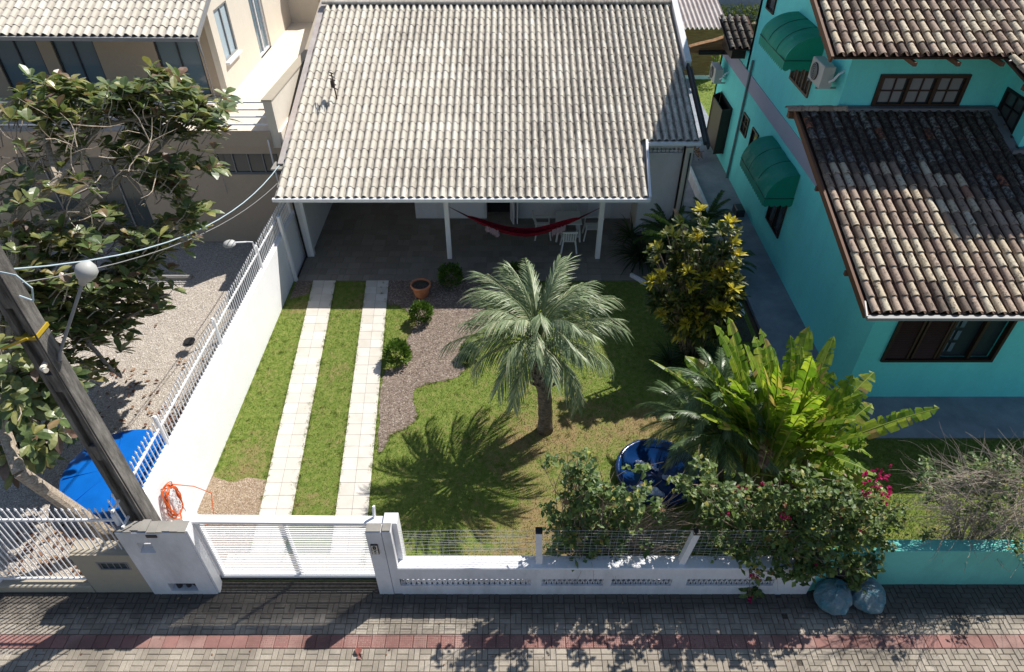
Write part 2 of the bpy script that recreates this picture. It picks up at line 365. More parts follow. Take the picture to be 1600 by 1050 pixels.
def smooth_poly(p, n=5):
    out = []; m_ = len(p)
    for i in range(m_):
        a, b_, c, d = p[i - 1], p[i], p[(i + 1) % m_], p[(i + 2) % m_]
        for k in range(n):
            t = k / n; q = .5 * ((2 * b_) + (-a + c) * t + (2 * a - 5 * b_ + 4 * c - d) * t * t + (-a + 3 * b_ - 3 * c + d) * t ** 3)
            out.append(Vector((q.x + U(-.025, .025), q.y + U(-.025, .025))))
    return out
MUL = smooth_poly(MUL)
flat('bark_mulch_bed', MUL, .010, M['mulch'])
GRV = [(-6.9, 7.25), (-5.36, 7.25), (-5.55, 9.62), (-6.0, 9.7), (-6.35, 9.55), (-6.9, 9.75)]
flat('tan_gravel_patch', GRV, .012, M['gravel2'])
GR2 = [(-6.75, 16.4), (-6.2, 16.7), (-6.26, 17.36), (-6.75, 17.36)]
flat('grey_gravel_corner', GR2, .010, M['mulch'])
def inside(p, poly):
    x, y = p; c = False; j = len(poly) - 1
    for i in range(len(poly)):
        xi, yi = poly[i][0], poly[i][1]; xj, yj = poly[j][0], poly[j][1]
        if (yi > y) != (yj > y) and x < (xj - xi) * (y - yi) / (yj - yi) + xi: c = not c
        j = i
    return c
b = MB(); b.box(-5.85, -2.6, 7.3, 7.74, -.05, .018); tag(b.build('gate_threshold', M['ftile']), kind='structure')
# tile strips
def sl(y): return -6.25 + (17.42 - y) * .0871
def strip_edges(y, k):
    x0 = sl(y) + (0 if k == 0 else 1.665 - (17.42 - y) * .001)
    w = .70
    return x0, x0 + w
b = MB(); ts = .355
for k in (0, 1):
    y = 17.36
    while y > 7.75:
        y2 = y - ts
        for c in (0, 1):
            xa = strip_edges(y, k)[0] + c * ts; xb = strip_edges(y2, k)[0] + c * ts; g = .004
            h = .022 + rnd.uniform(-.002, .002)
            b.poly([(xb + g, y2 + g, h), (xb + ts - g, y2 + g, h), (xa + ts - g, y - g, h), (xa + g, y - g, h)])
            for (p, q) in (((xb + g, y2 + g), (xb + ts - g, y2 + g)), ((xb + ts - g, y2 + g), (xa + ts - g, y - g)), ((xa + g, y - g), (xb + g, y2 + g))):
                b.quad((p[0], p[1], .0), (q[0], q[1], .0), (q[0], q[1], h), (p[0], p[1], h))
        y = y2
tag(b.build('driveway_strips', M['ftile']), kind='structure')
b = MB()
for k in (0, 1):
    a0, a1 = strip_edges(17.36, k); c0, c1 = strip_edges(7.3, k)
    b.poly([(c0, 7.3, .013), (c1, 7.3, .013), (a1, 17.36, .013), (a0, 17.36, .013)])
tag(b.build('strip_mortar', M['greyflash']), kind='structure')
# porch floor
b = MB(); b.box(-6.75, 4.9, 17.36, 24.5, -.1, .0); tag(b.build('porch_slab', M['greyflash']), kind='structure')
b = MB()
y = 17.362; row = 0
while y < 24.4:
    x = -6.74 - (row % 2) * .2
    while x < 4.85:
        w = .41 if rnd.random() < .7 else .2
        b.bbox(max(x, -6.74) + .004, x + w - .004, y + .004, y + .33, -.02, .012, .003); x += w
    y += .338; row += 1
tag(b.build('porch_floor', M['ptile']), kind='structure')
# teal house paths
b = MB(); b.box(7.15, 9.0, 10.87, 40, -.1, .03); b.box(9.0, 17, 10.87, 12.5, -.1, .03); tag(b.build('concrete_path', M['bluecon']), kind='structure')
b = MB(); b.box(4.9, 7.12, 19.4, 27.5, -.1, .02); tag(b.build('side_passage_floor', M['bluecon']), kind='structure')

# ------------------------------------------------------------------ grass
import numpy as np
nr = np.random.default_rng(5)
DRY = [(1.05, 11.0, 1.1, .75), (-.2, 10.7, .8, .4), (3.3, 11.2, .8, .8), (2.2, 11.4, .9, .25), (1.0, 8.9, .9, .45), (2.0, 8.0, 1.2, .85), (.2, 7.6, 1.3, .6), (-4.7, 13.2, .5, .35), (-4.7, 9.0, .45, .3), (-6.1, 10.2, .6, .65), (-2.9, 14.8, .5, .5), (-6.2, 16.0, .5, .5), (7.9, 7.7, 1.2, .3), (.1, 13., 1.2, .1), (-4.6, 16, .5, .4)]
def dryf(x, y):
    d = np.full(x.shape, .12)
    for (cx, cy, r, a) in DRY: d = d + .72 * a * np.exp(-((x - cx) ** 2 + (y - cy) ** 2) / (r * r))
    return d
def set_dry(o):
    me = o.data; n = len(me.vertices); co = np.empty(n * 3); me.vertices.foreach_get('co', co); co = co.reshape(-1, 3)
    at_ = me.attributes.new('dry', 'FLOAT', 'POINT'); at_.data.foreach_set('value', dryf(co[:, 0], co[:, 1]).astype(np.float32))
def regrid(o, x0, x1, y0, y1, z, n, mat):
    bpy.data.objects.remove(o)
    b = MB(); nx = int((x1 - x0) / n) + 1; ny = int((y1 - y0) / n) + 1
    for j in range(ny + 1):
        for i in range(nx + 1): b.v.append((x0 + (x1 - x0) * i / nx, y0 + (y1 - y0) * j / ny, z))
    for j in range(ny):
        for i in range(nx): k = j * (nx + 1) + i; b.f.append((k, k + 1, k + nx + 2, k + nx + 1))
    return b
o = bpy.data.objects['lawn']; b = regrid(o, -6.9, 6.95, 7.15, 17.4, 0, .15, None); o = b.build('lawn', M['lawn']); tag(o, kind='structure'); set_dry(o)
o = bpy.data.objects['neighbour_lawn']; b = regrid(o, 6.95, 16, 7.3, 10.9, 0, .3, None); o = b.build('neighbour_lawn', M['lawn']); tag(o, kind='structure'); set_dry(o)
def blades(name, n, x0, x1, y0, y1, reject=None, hmin=.02, hmax=.05, label=''):
    x = nr.uniform(x0, x1, n); y = nr.uniform(y0, y1, n)
    if reject is not None:
        keep = np.array([not reject(a, c) for a, c in zip(x, y)]); x = x[keep]; y = y[keep]
    n = len(x); h = nr.uniform(hmin, hmax, n); az = nr.uniform(0, 2 * pi, n); w = nr.uniform(.004, .009, n); la = nr.uniform(0, 2 * pi, n); le = nr.uniform(.2, .9, n) * h
    V = np.zeros((n, 3, 3)); V[:, 0, 0] = x - np.cos(az) * w; V[:, 0, 1] = y - np.sin(az) * w; V[:, 1, 0] = x + np.cos(az) * w; V[:, 1, 1] = y + np.sin(az) * w
    V[:, 2, 0] = x + np.cos(la) * le; V[:, 2, 1] = y + np.sin(la) * le; V[:, 2, 2] = h; V[:, 0:2, 2] = 0
    me = bpy.data.meshes.new(name); me.vertices.add(n * 3); me.vertices.foreach_set('co', V.reshape(-1))
    me.loops.add(n * 3); me.loops.foreach_set('vertex_index', np.arange(n * 3)); me.polygons.add(n); me.polygons.foreach_set('loop_start', np.arange(0, n * 3, 3)); me.polygons.foreach_set('loop_total', np.full(n, 3))
    me.update(); me.validate(); me.materials.append(M['blade']); o = bpy.data.objects.new(name, me); COL.objects.link(o); set_dry(o)
    tag(o, label, 'grass', kind='stuff')
def rej(x, y):
    for k in (0, 1):
        a, c = strip_edges(y, k)
        wob = .06 * noise.noise((x * 2, y * 2.3, k * 7.)) + .05 * noise.noise((0, y * 6, k))
        ex = .10 if (k == 0 and 9.3 < y < 12.2) else 0
        if a + .02 - wob < x < c - .06 + wob - ex: return True
    if inside((x, y), MUL): return True
    if inside((x, y), GRV) or inside((x, y), GR2): return True
    return False
blades('grass', 150000, -6.85, 6.9, 7.22, 17.34, rej, .018, .045, 'short green lawn with dry tan patches in the white house front yard')
blades('grass', 42000, 7.0, 13.5, 7.4, 10.86, None, .02, .05, 'grass strip between the teal front wall and the teal house path')
blades('grass', 14000, 6.5, 12, 27, 40, None, .04, .09, 'sunlit lawn patch behind the two houses')

def edge_rej(x, y): return False
def tufts(name, pts, n, spread, hmin, hmax, label):
    P = np.array([random.choice(pts) for _ in range(n)]) + nr.normal(0, spread, (n, 2)); n = len(P); x, y = P[:, 0], P[:, 1]; keep = (y > 7.3) & (y < 17.33) & (x > -6.84); x = x[keep]; y = y[keep]; n = len(x)
    h = nr.uniform(hmin, hmax, n); az = nr.uniform(0, 2 * pi, n); w = nr.uniform(.004, .009, n); la = nr.uniform(0, 2 * pi, n); le = nr.uniform(.4, 1.2, n) * h
    V = np.zeros((n, 3, 3)); V[:, 0, 0] = x - np.cos(az) * w; V[:, 0, 1] = y - np.sin(az) * w; V[:, 1, 0] = x + np.cos(az) * w; V[:, 1, 1] = y + np.sin(az) * w
    V[:, 2, 0] = x + np.cos(la) * le; V[:, 2, 1] = y + np.sin(la) * le; V[:, 2, 2] = h
    me = bpy.data.meshes.new(name); me.from_pydata(V.reshape(-1, 3).tolist(), [], [(3 * i, 3 * i + 1, 3 * i + 2) for i in range(n)]); me.materials.append(M['blade']); o = bpy.data.objects.new(name, me); COL.objects.link(o); set_dry(o); tag(o, label, 'grass', kind='stuff')
ep = []
for _ in range(420):
    y_ = U(7.5, 17.2); k_ = random.choice((0, 1)); a_, c_ = strip_edges(y_, k_); ep.append((random.choice((a_ + .0, c_ + .01)) , y_))
for _ in range(40): ep.append((-6.83, U(9.6, 17)))
for _ in range(110): q_ = random.choice(MUL); ep.append((q_.x, q_.y))
tufts('grass_tufts', ep, 8000, .028, .03, .075, 'longer grass tufts spilling over the driveway strip and bed edges')
tufts('grass_tufts', [(U(-6.7, 6.8), U(7.3, 17)) for _ in range(260)] if False else [(x_, y_) for (x_, y_) in [(U(-6.7, 6.8), U(7.3, 17)) for _ in range(420)] if not rej(x_, y_)], 9000, .035, .03, .065, 'small taller tufts dotted over the lawn')
def pebbles(name, n, x0, x1, y0, y1, rmin, rmax, mat, keep=None, label='', flatk=.6, z=.0, elong=1.):
    P = []
    for _ in range(n):
        x, y = nr.uniform(x0, x1), nr.uniform(y0, y1)
        if keep is None or keep(x, y): P.append((x, y))
    b = MB(); rr = random.Random(11)
    for x, y in P:
        r = rr.uniform(rmin, rmax); a = rr.uniform(0, pi); ca, sa = cos(a) * r * elong, sin(a) * r * elong; n0 = len(b.v)
        cb, sb = -sin(a) * r * .7, cos(a) * r * .7; h = r * flatk
        b.v += [(x + ca, y + sa, z + h * .3), (x + cb, y + sb, z + h * .3), (x - ca, y - sa, z + h * .4), (x - cb, y - sb, z + h * .3), (x + ca * .15 + rr.uniform(-.2, .2) * r, y + sa * .15, z + h)]
        b.f += [(n0, n0 + 1, n0 + 4), (n0 + 1, n0 + 2, n0 + 4), (n0 + 2, n0 + 3, n0 + 4), (n0 + 3, n0, n0 + 4)]
    tag(b.build(name, mat), label, 'gravel', kind='stuff')
pebbles('gravel', 26000, -12.5, -7.0, 7.3, 19.4, .012, .028, M['pebble'], None, 'pale loose gravel covering the yard of the cream house')
pebbles('gravel', 6000, -6.8, -5.4, 7.3, 9.7, .008, .02, M['pebble2'], lambda x, y: inside((x, y), GRV), 'tan gravel patch behind the sliding gate', .6, .012)
pebbles('bark_chips', 17000, -4, .3, 9.5, 17.4, .008, .024, M['chips'], lambda x, y: inside((x, y), MUL), 'brown bark chips of the curving garden bed', .5, .01, 1.7)

# ------------------------------------------------------------------ building blocks
X, Y, Z = Vector((1, 0, 0)), Vector((0, 1, 0)), Vector((0, 0, 1))
def wall(b, p, ux, L, H, th, nrm, holes=()):
    """upright wall: p lower corner of the outer face, ux along, nrm outward; holes (a0,a1,z0,z1)"""
    p = Vector(p); A = sorted({0, L} | {h[0] for h in holes} | {h[1] for h in holes}); B = sorted({0, H} | {h[2] for h in holes} | {h[3] for h in holes})
    A = [a for a in A if 0 <= a <= L]; B = [c for c in B if 0 <= c <= H]; bk = -nrm * th
    def hole(a, c): return any(h[0] - 1e-6 < a < h[1] + 1e-6 and h[2] - 1e-6 < c < h[3] + 1e-6 for h in holes)
    for i in range(len(A) - 1):
        for j in range(len(B) - 1):
            if hole((A[i] + A[i + 1]) / 2, (B[j] + B[j + 1]) / 2): continue
            q = [p + ux * A[i] + Z * B[j], p + ux * A[i + 1] + Z * B[j], p + ux * A[i + 1] + Z * B[j + 1], p + ux * A[i] + Z * B[j + 1]]
            b.quad(*q); b.quad(*[v + bk for v in q[::-1]])
    for (a0, a1, c0, c1) in list(holes) + [(0, L, 0, H)]:
        q = [p + ux * a0 + Z * c0, p + ux * a1 + Z * c0, p + ux * a1 + Z * c1, p + ux * a0 + Z * c1]
        for i in range(4): j = (i + 1) % 4; b.quad(q[i], q[j], q[j] + bk, q[i] + bk)
def tile_roof(parent, A, B, C, D, pitch, gauge, style, mat, panmat=None, matfn=None, name='roof_tiles', lift=.03, hgt=.055, skip=None, ncr=None):
    A, B, C, D = map(Vector, (A, B, C, D)); nrm = (B - A).cross(D - A).normalized()
    if nrm.z < 0: nrm = -nrm
    LW = (B - A).length; LH = ((D - A).length + (C - B).length) / 2; nc = max(1, round(LW / pitch)); nro = max(1, round(LH / gauge))
    if ncr: nc, nro = ncr
    P = lambda s, t: (A * (1 - s) + B * s) * (1 - t) + (D * (1 - s) + C * s) * t
    rr = random.Random(int(abs(A.x * 100) + abs(A.y * 10)))
    hl = {}; parts = {}; dn = (A - D).normalized()
    if style == 'wave': prof = [(0, .0), (.06, -.004), (.12, .008), (.2, .030), (.32, .05), (.45, .055), (.58, .05), (.70, .03), (.78, .008), (.84, -.004), (.93, -.008), (1.0, -.004)]
    else: prof = [(.5 - .36 * cos(pi * i / 8), .088 * sin(pi * i / 8)) for i in range(9)]
    for i in range(nro):
        t0, t1 = i / nro, min(1, (i + 1.12) / nro)
        for j in range(nc):
            if skip and skip(i, j): continue
            key = matfn(P((j + .5) / nc, t0)) if matfn else 0
            bb = parts.setdefault(key, MB())
            jx, jl, sk = rr.uniform(-.02, .02), rr.uniform(-.004, .006), rr.uniform(-.02, .02)
            tj = rr.uniform(-.06, .06) / nro if style != 'wave' else rr.uniform(-.045, .045) / nro
            n0 = len(bb.v); m_ = len(prof)
            for (t, lf, sc_) in ((t0 + tj, lift + jl, 1.), (t1, .004, .86 if style != 'wave' else 1.)):
                for (u, h) in prof:
                    uu = .5 + (u - .5) * sc_ + jx + (sk if t == t1 else 0); hl.setdefault(key, []).append(h / .055)
                    bb.v.append(tuple(P((j + uu) / nc, min(t, 1)) + nrm * (h * (hgt / .055) * (1 if sc_ == 1. else .9) + lf)))
            for (u, h) in prof:
                hl[key].append(h / .055 * .4)
                bb.v.append(tuple(P((j + u + jx) / nc, t0 + tj) + nrm * (h * (hgt / .055) + lift + jl - .018)))
            for k in range(m_ - 1):
                bb.f.append((n0 + k, n0 + k + 1, n0 + m_ + k + 1, n0 + m_ + k)); bb.f.append((n0 + 2 * m_ + k, n0 + 2 * m_ + k + 1, n0 + k + 1, n0 + k))
            if panmat:
                pb = parts.setdefault('pan', MB()); n0 = len(pb.v)
                for (t, lf) in ((t0 + tj, .026), (t1, .0)):
                    for q in range(6):
                        a = pi * q / 5; pb.v.append(tuple(P((j + .5 + .5 - .36 * cos(a)) / nc, min(t, 1)) + nrm * (lf + .02 - .045 * sin(a))))
                for k in range(5): pb.f.append((n0 + k, n0 + k + 1, n0 + 7 + k, n0 + 6 + k))
    for k, bb in parts.items():
        mt = panmat if k == 'pan' else (mat if not matfn else k)
        bb.build(name, mt, parent, smooth=False) if False else None
        o = bb.build(name if k != 'pan' else 'gutter_tiles', mt, parent, smooth=True)
        if k in hl:
            a_ = o.data.attributes.new('rib', 'FLOAT', 'POINT'); a_.data.foreach_set('value', hl[k])
        try:
            o.data.set_sharp_from_angle(angle=radians(50))
        except Exception: pass
    if skip: return
    d = MB(); e = nrm * -.02; e2 = nrm * -.07
    d.quad(A + e, B + e, C + e, D + e); d.quad(D + e2, C + e2, B + e2, A + e2)
    for p, q in ((A, B), (B, C), (C, D), (D, A)): d.quad(p + e2, q + e2, q + e, p + e)
    d.build('roof_deck', M['darkwood'] if style != 'wave' else M['concrete'], parent)
def ridge(parent, a, b_, r, mat, n=None, name='ridge_caps'):
    a, b_ = Vector(a), Vector(b_); L = (b_ - a).length; n = n or round(L / .4); bb = MB(); d = (b_ - a).normalized(); s = d.cross(Z).normalized(); up = s.cross(d)
    for i in range(n):
        p0 = a + d * (L * i / n - .02); p1 = a + d * (L * (i + 1) / n + .03); n0 = len(bb.v)
        for (p, rr) in ((p0, r * .92), (p1, r * 1.08)):
            for k in range(8): t = pi * k / 7; bb.v.append(tuple(p + s * cos(t) * rr + up * sin(t) * rr * .8))
        for k in range(7): bb.f.append((n0 + k, n0 + k + 1, n0 + 9 + k, n0 + 8 + k))
    o = bb.build(name, mat, parent, smooth=True); return o
def frame_rect(b, c, ux, uz, w, h, t, d, nrm):
    c = Vector(c)
    for s in (-1, 1):
        b.obox(c + ux * s * (w / 2 - t / 2), ux * (t / 2), uz * (h / 2), nrm * (d / 2))
        b.obox(c + uz * s * (h / 2 - t / 2), ux * (w / 2 - t), uz * (t / 2), nrm * (d / 2))
def window(parent, c, ux, nrm, w, h, fm, gm, panes=1, mull=0, cross=0, name='window', t=.06, d=.08):
    """framed window; c centre on the wall face"""
    c = Vector(c); b = MB(); frame_rect(b, c + nrm * .01, ux, Z, w, h, t, d, nrm)
    pw = (w - 2 * t) / panes
    for i in range(1, panes): b.obox(c + nrm * .012 + ux * (-w / 2 + t + pw * i), ux * (t * .4), Z * (h / 2 - t), nrm * (d * .4))
    for i in range(panes):
        cc = c + ux * (-w / 2 + t + pw * (i + .5)) + nrm * .01
        for k in range(1, mull + 1): b.obox(cc + ux * (-pw / 2 + pw * k / (mull + 1)), ux * .014, Z * (h / 2 - t), nrm * .02)
        for k in range(1, cross + 1): b.obox(cc + Z * (-h / 2 + h * k / (cross + 1)), ux * (pw / 2), Z * .014, nrm * .019)
    o = b.build(name, fm, parent); g = MB(); g.obox(c - nrm * .025, ux * (w / 2 - t * .6), Z * (h / 2 - t * .6), nrm * .008); g.build('pane', gm, o); return o

# ------------------------------------------------------------------ WHITE HOUSE
wh = thing('white_house', 'low white house with pale concrete tile roof and open tiled porch facing the lawn', 'house', (0, 21, 0))
EL, ER, NL, NR_, RR, RL = Vector((-6.86, 17.5, 2.83)), Vector((3.93, 17.5, 2.83)), Vector((4.06, 19.5, 3.66)), Vector((5.68, 19.5, 3.66)), Vector((5.42, 25.2, 6.02)), Vector((-6.42, 25.2, 6.02))
MID_L = EL.lerp(RL, (19.5 - 17.5) / 7.7); 
tile_roof(wh, EL, Vector((5.78, 17.5, 2.83)), RR, RL, .225, .361, 'wave', M['tile'], hgt=.085, lift=.02, skip=lambda i, j: i < 6 and j >= 48, ncr=(56, 23))
b = MB()
for (a_, b__, c_, d_) in ((EL, ER, NL, MID_L), (MID_L, NR_, RR, RL)):
    e = Vector((0, .01, -.03)); e2 = Vector((0, .02, -.08))
    b.quad(a_ + e, b__ + e, c_ + e, d_ + e); b.quad(d_ + e2, c_ + e2, b__ + e2, a_ + e2)
b.build('roof_deck', M['concrete'], wh)
tile_roof(wh, RR + Vector((0, .1, 0)), RL + Vector((0, .1, 0)), RL + Vector((0, 8, -3.2)), RR + Vector((0, 8, -3.2)), .3, .8, 'wave', M['tile'])
ridge(wh, RL + Vector((-.1, .03, .06)), RR + Vector((0, .03, .06)), .13, M['tile'])
b = MB()
b.bar(EL + Vector((-.05, -.05, -.03)), ER + Vector((.06, -.05, -.03)), .1, .1); b.bar(ER + Vector((.05, -.02, .02)), NL + Vector((.02, 0, .02)), .07, .14); b.bar(NL + Vector((.0, -.05, -.05)), NR_ + Vector((.05, -.05, -.05)), .1, .1)
b.build('gutter', M['paint'], wh)
b = MB()  # parapet along the right roof edge
q0, q1 = NR_ + Vector((.16, -.15, 0)), RR + Vector((.16, .2, .05)); qm = q0.lerp(q1, .52)
b.bar(qm, q1, .2, .34); b.build('roof_parapet', M['white'], wh)
b = MB(); b.bar(q0, qm, .07, .16); b.bar(q0 + Vector((.12, 0, -.12)), qm + Vector((.12, 0, -.12)), .05, .2); b.build('verge_flashing', M['darkmetal'], wh)
b = MB()
wall(b, (-6.62, 22.6, 0), X, 3.3, 4.6, .15, -Y)                                  # carport back
wall(b, (-3.42, 21.15, 0), X, 8.3, 4.0, .15, -Y, [(1.30, 2.45, .95, 2.2), (2.52, 3.35, .0, 2.15), (6.1, 6.9, 0.05, 2.1)])
wall(b, (-3.42, 22.6, 0), -Y, 1.30, 4.2, .15, -X)
wall(b, (-6.62, 22.6, 0), -Y, 3.9, 3.1, .15, X)
wall(b, (4.2, 20.05, 0), X, 1.3, 3.3, .15, -Y, [(.05, 1.25, 3.02, 3.22)])
wall(b, (5.55, 25.2, 0), -Y, 5.4, 3.7, .15, X); wall(b, (5.5, 32, 0), -Y, 6.8, 3.0, .15, X)
wall(b, (-6.6, 32, 0), X, 12.1, 3, .15, Y); wall(b, (-6.65, 32, 0), -Y, 9.4, 3.2, .15, -X)
b.build('wall', M['white'], wh)
b = MB(); wall(b, (4.2, 20.2, 0), Y, 1.0, 3.2, .12, -X); b.box(5.40, 5.62, 19.72, 20.04, 0, 3.35); b.build('side_column', M['cream'], wh)
b = MB()
for i in range(9):
    cx = 4.2 + .05 + .0667 + i * .1333
    b.bar((cx - .06, 20.12, 3.03), (cx + .06, 20.12, 3.21), .06, .018, Y); b.bar((cx - .06, 20.12, 3.21), (cx + .06, 20.12, 3.03), .058, .018, Y); b.box(cx + .06, cx + .073, 20.09, 20.15, 3.02, 3.22)
b.build('vent_blocks', M['paint'], wh)
b = MB(); b.box(4.27, 5.38, 20.25, 20.28, 3.0, 3.25); b.build('vent_void', M['black'], wh)
for (x, y, w) in ((-2.04, 18.65, .15), (2.8, 18.65, .15), (-6.6, 18.8, .18)):
    b = MB(); b.box(x - w / 2, x + w / 2, y - w / 2, y + w / 2, .01, 2.83 + (y - 17.5) * .4); b.build('post', M['paint'], wh)
b = MB(); b.bar((-6.86, 18.62, 3.15), (3.95, 18.62, 3.15), .14, .16); b.build('porch_beam', M['paint'], wh)
window(wh, (-1.55, 21.14, 1.57), X, -Y, 1.15, 1.25, M['paint'], M['glass'], 1, t=.12)
b = MB(); b.box(-2.16, -.98, 21.11, 21.16, .09, .9); b.build('door_panel', M['paint'], wh)
b = MB(); b.box(-.88, -.06, 21.6, 21.62, 0, 2.2); b.build('dark_interior', M['black'], wh)
b = MB(); b.bar((-.04, 21.1, 1.05), (.06, 20.72, 1.05), .05, 2.05); b.bar((.14, 21.1, 1.05), (.19, 20.74, 1.05), .04, 2.05); b.build('door', M['paint'], wh)
b = MB(); b.box(2.68, 3.48, 21.12, 21.15, .05, 2.1); b.build('door', M['paint'], wh)
b = MB(); b.tube([(-6.74, 18.66, .02), (-6.78, 18.6, 2.9)], .03, 8); b.build('downpipe', M['black'], wh)
b = MB(); b.tube([(5.53, 19.66, 3.2), (5.53, 19.66, .05)], .025, 8); b.build('downpipe', M['darkmetal'], wh)

# antenna on the roof
an = thing('roof_antenna', 'thin rusty television antenna mast standing on the pale tile roof', 'antenna', (-5.35, 20.9, 4.25))
p0 = at(532, 178, 20.9); p1 = at(517, 113, 21.15); 
b = MB(); b.tube([p0 - Z * .1, p1], .022, 6); b.build('mast', simple('rusty_metal', g3(.10, .05, .03), .8), an)
b = MB()
for k, t in enumerate((.62, .72, .82, .9, .98)):
    q = p0.lerp(p1, t); b.tube([q + Vector((-.10, .12, 0)), q + Vector((.10, -.12, 0.02))], .018, 5)
b.box(p1.x - .06, p1.x + .05, p1.y - .05, p1.y + .05, p1.z - .45, p1.z - .25); b.build('antenna_elements', M['darkmetal'], an)

# ------------------------------------------------------------------ boundary wall + picket fence (left side)
bw = thing('boundary_wall', 'long white plastered boundary wall between the lawn and the gravel yard', 'wall', (-6.9, 12, 0))
b = MB(); WX0, WX1 = -7.0, -6.86
def wtop(y): return 1.98 - (y - 8) * .038 if y > 8 else 1.98
ys = [7.64 + i * (19.0 - 7.64) / 12 for i in range(13)]
for i in range(12):
    ya, yb = ys[i], ys[i + 1]; za, zb = wtop(ya), wtop(yb)
    b.quad((WX1, ya, -.1), (WX1, yb, -.1), (WX1, yb, zb), (WX1, ya, za)); b.quad((WX0, yb, -.1), (WX0, ya, -.1), (WX0, ya, za), (WX0, yb, zb)); b.quad((WX0, ya, za), (WX1, ya, za), (WX1, yb, zb), (WX0, yb, zb))
b.quad((WX0, 7.64, -.1), (WX1, 7.64, -.1), (WX1, 7.64, 1.98), (WX0, 7.64, 1.98)); b.quad((WX1, 19, -.1), (WX0, 19, -.1), (WX0, 19, wtop(19)), (WX1, 19, wtop(19)))
m = MT('roughcast_white', .9); f = m.noise(22, 6, .8); m.col(m.mix(m.ramp(m.noise(.8, 6, .7), [(.5, W4(0)), (.8, W4(.2))]), g3(.88, .88, .89), g3(.5, .48, .44))); m.bump(f, .02, .6)
b.build('wall', m.m, bw)
b = MB(); b.bar((-6.78, 17.36, .0), (-6.80, 17.30, 2.35), .09, .09); b.build('white_pole', M['paint'], bw)
def picket_fence(name, label, p0, p1, z0f, z1f, railz, n, posts, r=.013, post_r=.045):
    t = thing(name, label, 'fence', (p0[0], p0[1], 0)); b = MB(); tips = MB()
    for i in range(n):
        s = (i + .5) / n; x = p0[0] + (p1[0] - p0[0]) * s; y = p0[1] + (p1[1] - p0[1]) * s
        za, zb = z0f(s), z1f(s); j = U(-.008, .008)
        b.tube([(x, y, za), (x + j, y + U(-.006, .006), zb)], r, 6, False); b.tube([(x + j, y, zb - .005), (x + j, y, zb + .015), (x + j, y, zb + .085)], [r * .9, r * 1.9, .001], 6, False)
    b.build('pickets', M['paint'], t); b = MB()
    for rz in railz:
        b.bar((p0[0], p0[1], rz(0)), (p1[0], p1[1], rz(1)), .035, .045)
    b.build('rails', M['paint'], t)
    for s, zt in posts:
        x = p0[0] + (p1[0] - p0[0]) * s; y = p0[1] + (p1[1] - p0[1]) * s
        b = MB(); b.tube([(x, y, z0f(s) - .1), (x, y, zt), (x, y, zt + .03)], [post_r, post_r, post_r * .6], 10); b.build('fence_post', M['paint'], t)
    return t
f0 = lambda s: wtop(7.7 + s * 11.2) + .03
picket_fence('picket_fence', 'white spear topped metal picket fence on top of the long boundary wall', (-6.95, 7.0), (-6.95, 18.9), f0, lambda s: f0(s) + .72, [lambda s: f0(s) + .04, lambda s: f0(s) + .52], 98, [(.17, 2.75), (.44, 2.6), (.72, 2.45), (.985, 2.4)])
picket_fence('picket_fence', 'white spear topped metal picket fence along the street beside the tan meter box', (-11.4, 7.1), (-7.02, 7.1), lambda s: .14, lambda s: 2.42, [lambda s: .18, lambda s: 2.14], 37, [(.285, .16), (.99, 2.3)])
b = MB(); b.bbox(-12, -8.28, 6.97, 7.22, -.16, .08, .02); tag(b.build('kerb_wall', M['tanbox']), 'low tan concrete kerb under the street picket fence', 'kerb')

# meter box (tan), pillars
tb = thing('meter_box', 'tan plastered meter box with a small grated window beside the white pillar', 'meter box', (-7.7, 7.1, -.12))
b = MB(); wall(b, (-8.26, 6.97, -.14), X, 1.15, 1.34, .32, -Y, [(.42, 1.0, .86, 1.1)]); b.build('body', M['tanbox'], tb)
b = MB(); b.box(-8.26, -7.11, 7.02, 7.28, 1.19, 1.215); b.build('top_cover', M['tanbox'], tb)
b = MB(); b.box(-7.84, -7.26, 7.0, 7.02, .72, .96); b.build('meter_glass', M['dimglass'], tb)
b = MB(); frame_rect(b, (-7.55, 6.972, .84), X, Z, .60, .26, .025, .02, Y)
for i in range(5): b.box(-7.80 + i * .12, -7.79 + i * .12, 6.975, 6.985, .73, .95)
b.build('meter_grate', M['grey_metal'], tb)
pl = thing('gate_pillar', 'wide white gate pillar with a meter niche and a small square opening', 'pillar', (-6.45, 7.05, -.12))
b = MB(); wall(b, (-7.09, 6.93, -.14), X, 1.26, 2.13, .24, -Y, [(.28, .54, 1.55, 1.82), (.38, .92, .14, .42)]); b.build('body', M['white_dirty'], pl)
b = MB(); b.box(-6.74, -6.14, 7.10, 7.12, -.05, .33); b.poly([(-6.82, 6.90, 1.40), (-6.54, 6.90, 1.40), (-6.54, 7.1, 1.47), (-6.82, 7.1, 1.47)]); b.build('niche_back', M['white_dirty'], pl)
b = MB(); b.tube([(-6.6, 7.02, .12), (-6.45, 7.0, .16), (-6.3, 7.02, .15)], .022, 8); b.tube([(-6.55, 7.0, .06), (-6.55, 7.0, .2)], .05, 10); b.tube([(-6.36, 7.0, .08), (-6.36, 7.0, .2)], .045, 10); b.tube([(-6.3, 7.02, .15), (-6.2, 7.02, .0)], .02, 8); b.build('water_meter', M['darkmetal'], pl)
b = MB()
for i in range(9): b.obox((-7.0 + i * .14 + U(-.02, .02), 7.05 + U(-.02, .02), 2.0 + U(-.005, .02)), X * .074, Y * U(.09, .125), Z * U(.012, .03))
b.build('broken_capping', M['concrete'], pl)
b = MB(); b.box(-6.55, -6.36, 6.915, 6.935, 1.86, 1.93); b.build('letter_slot', M['darkmetal'], pl)
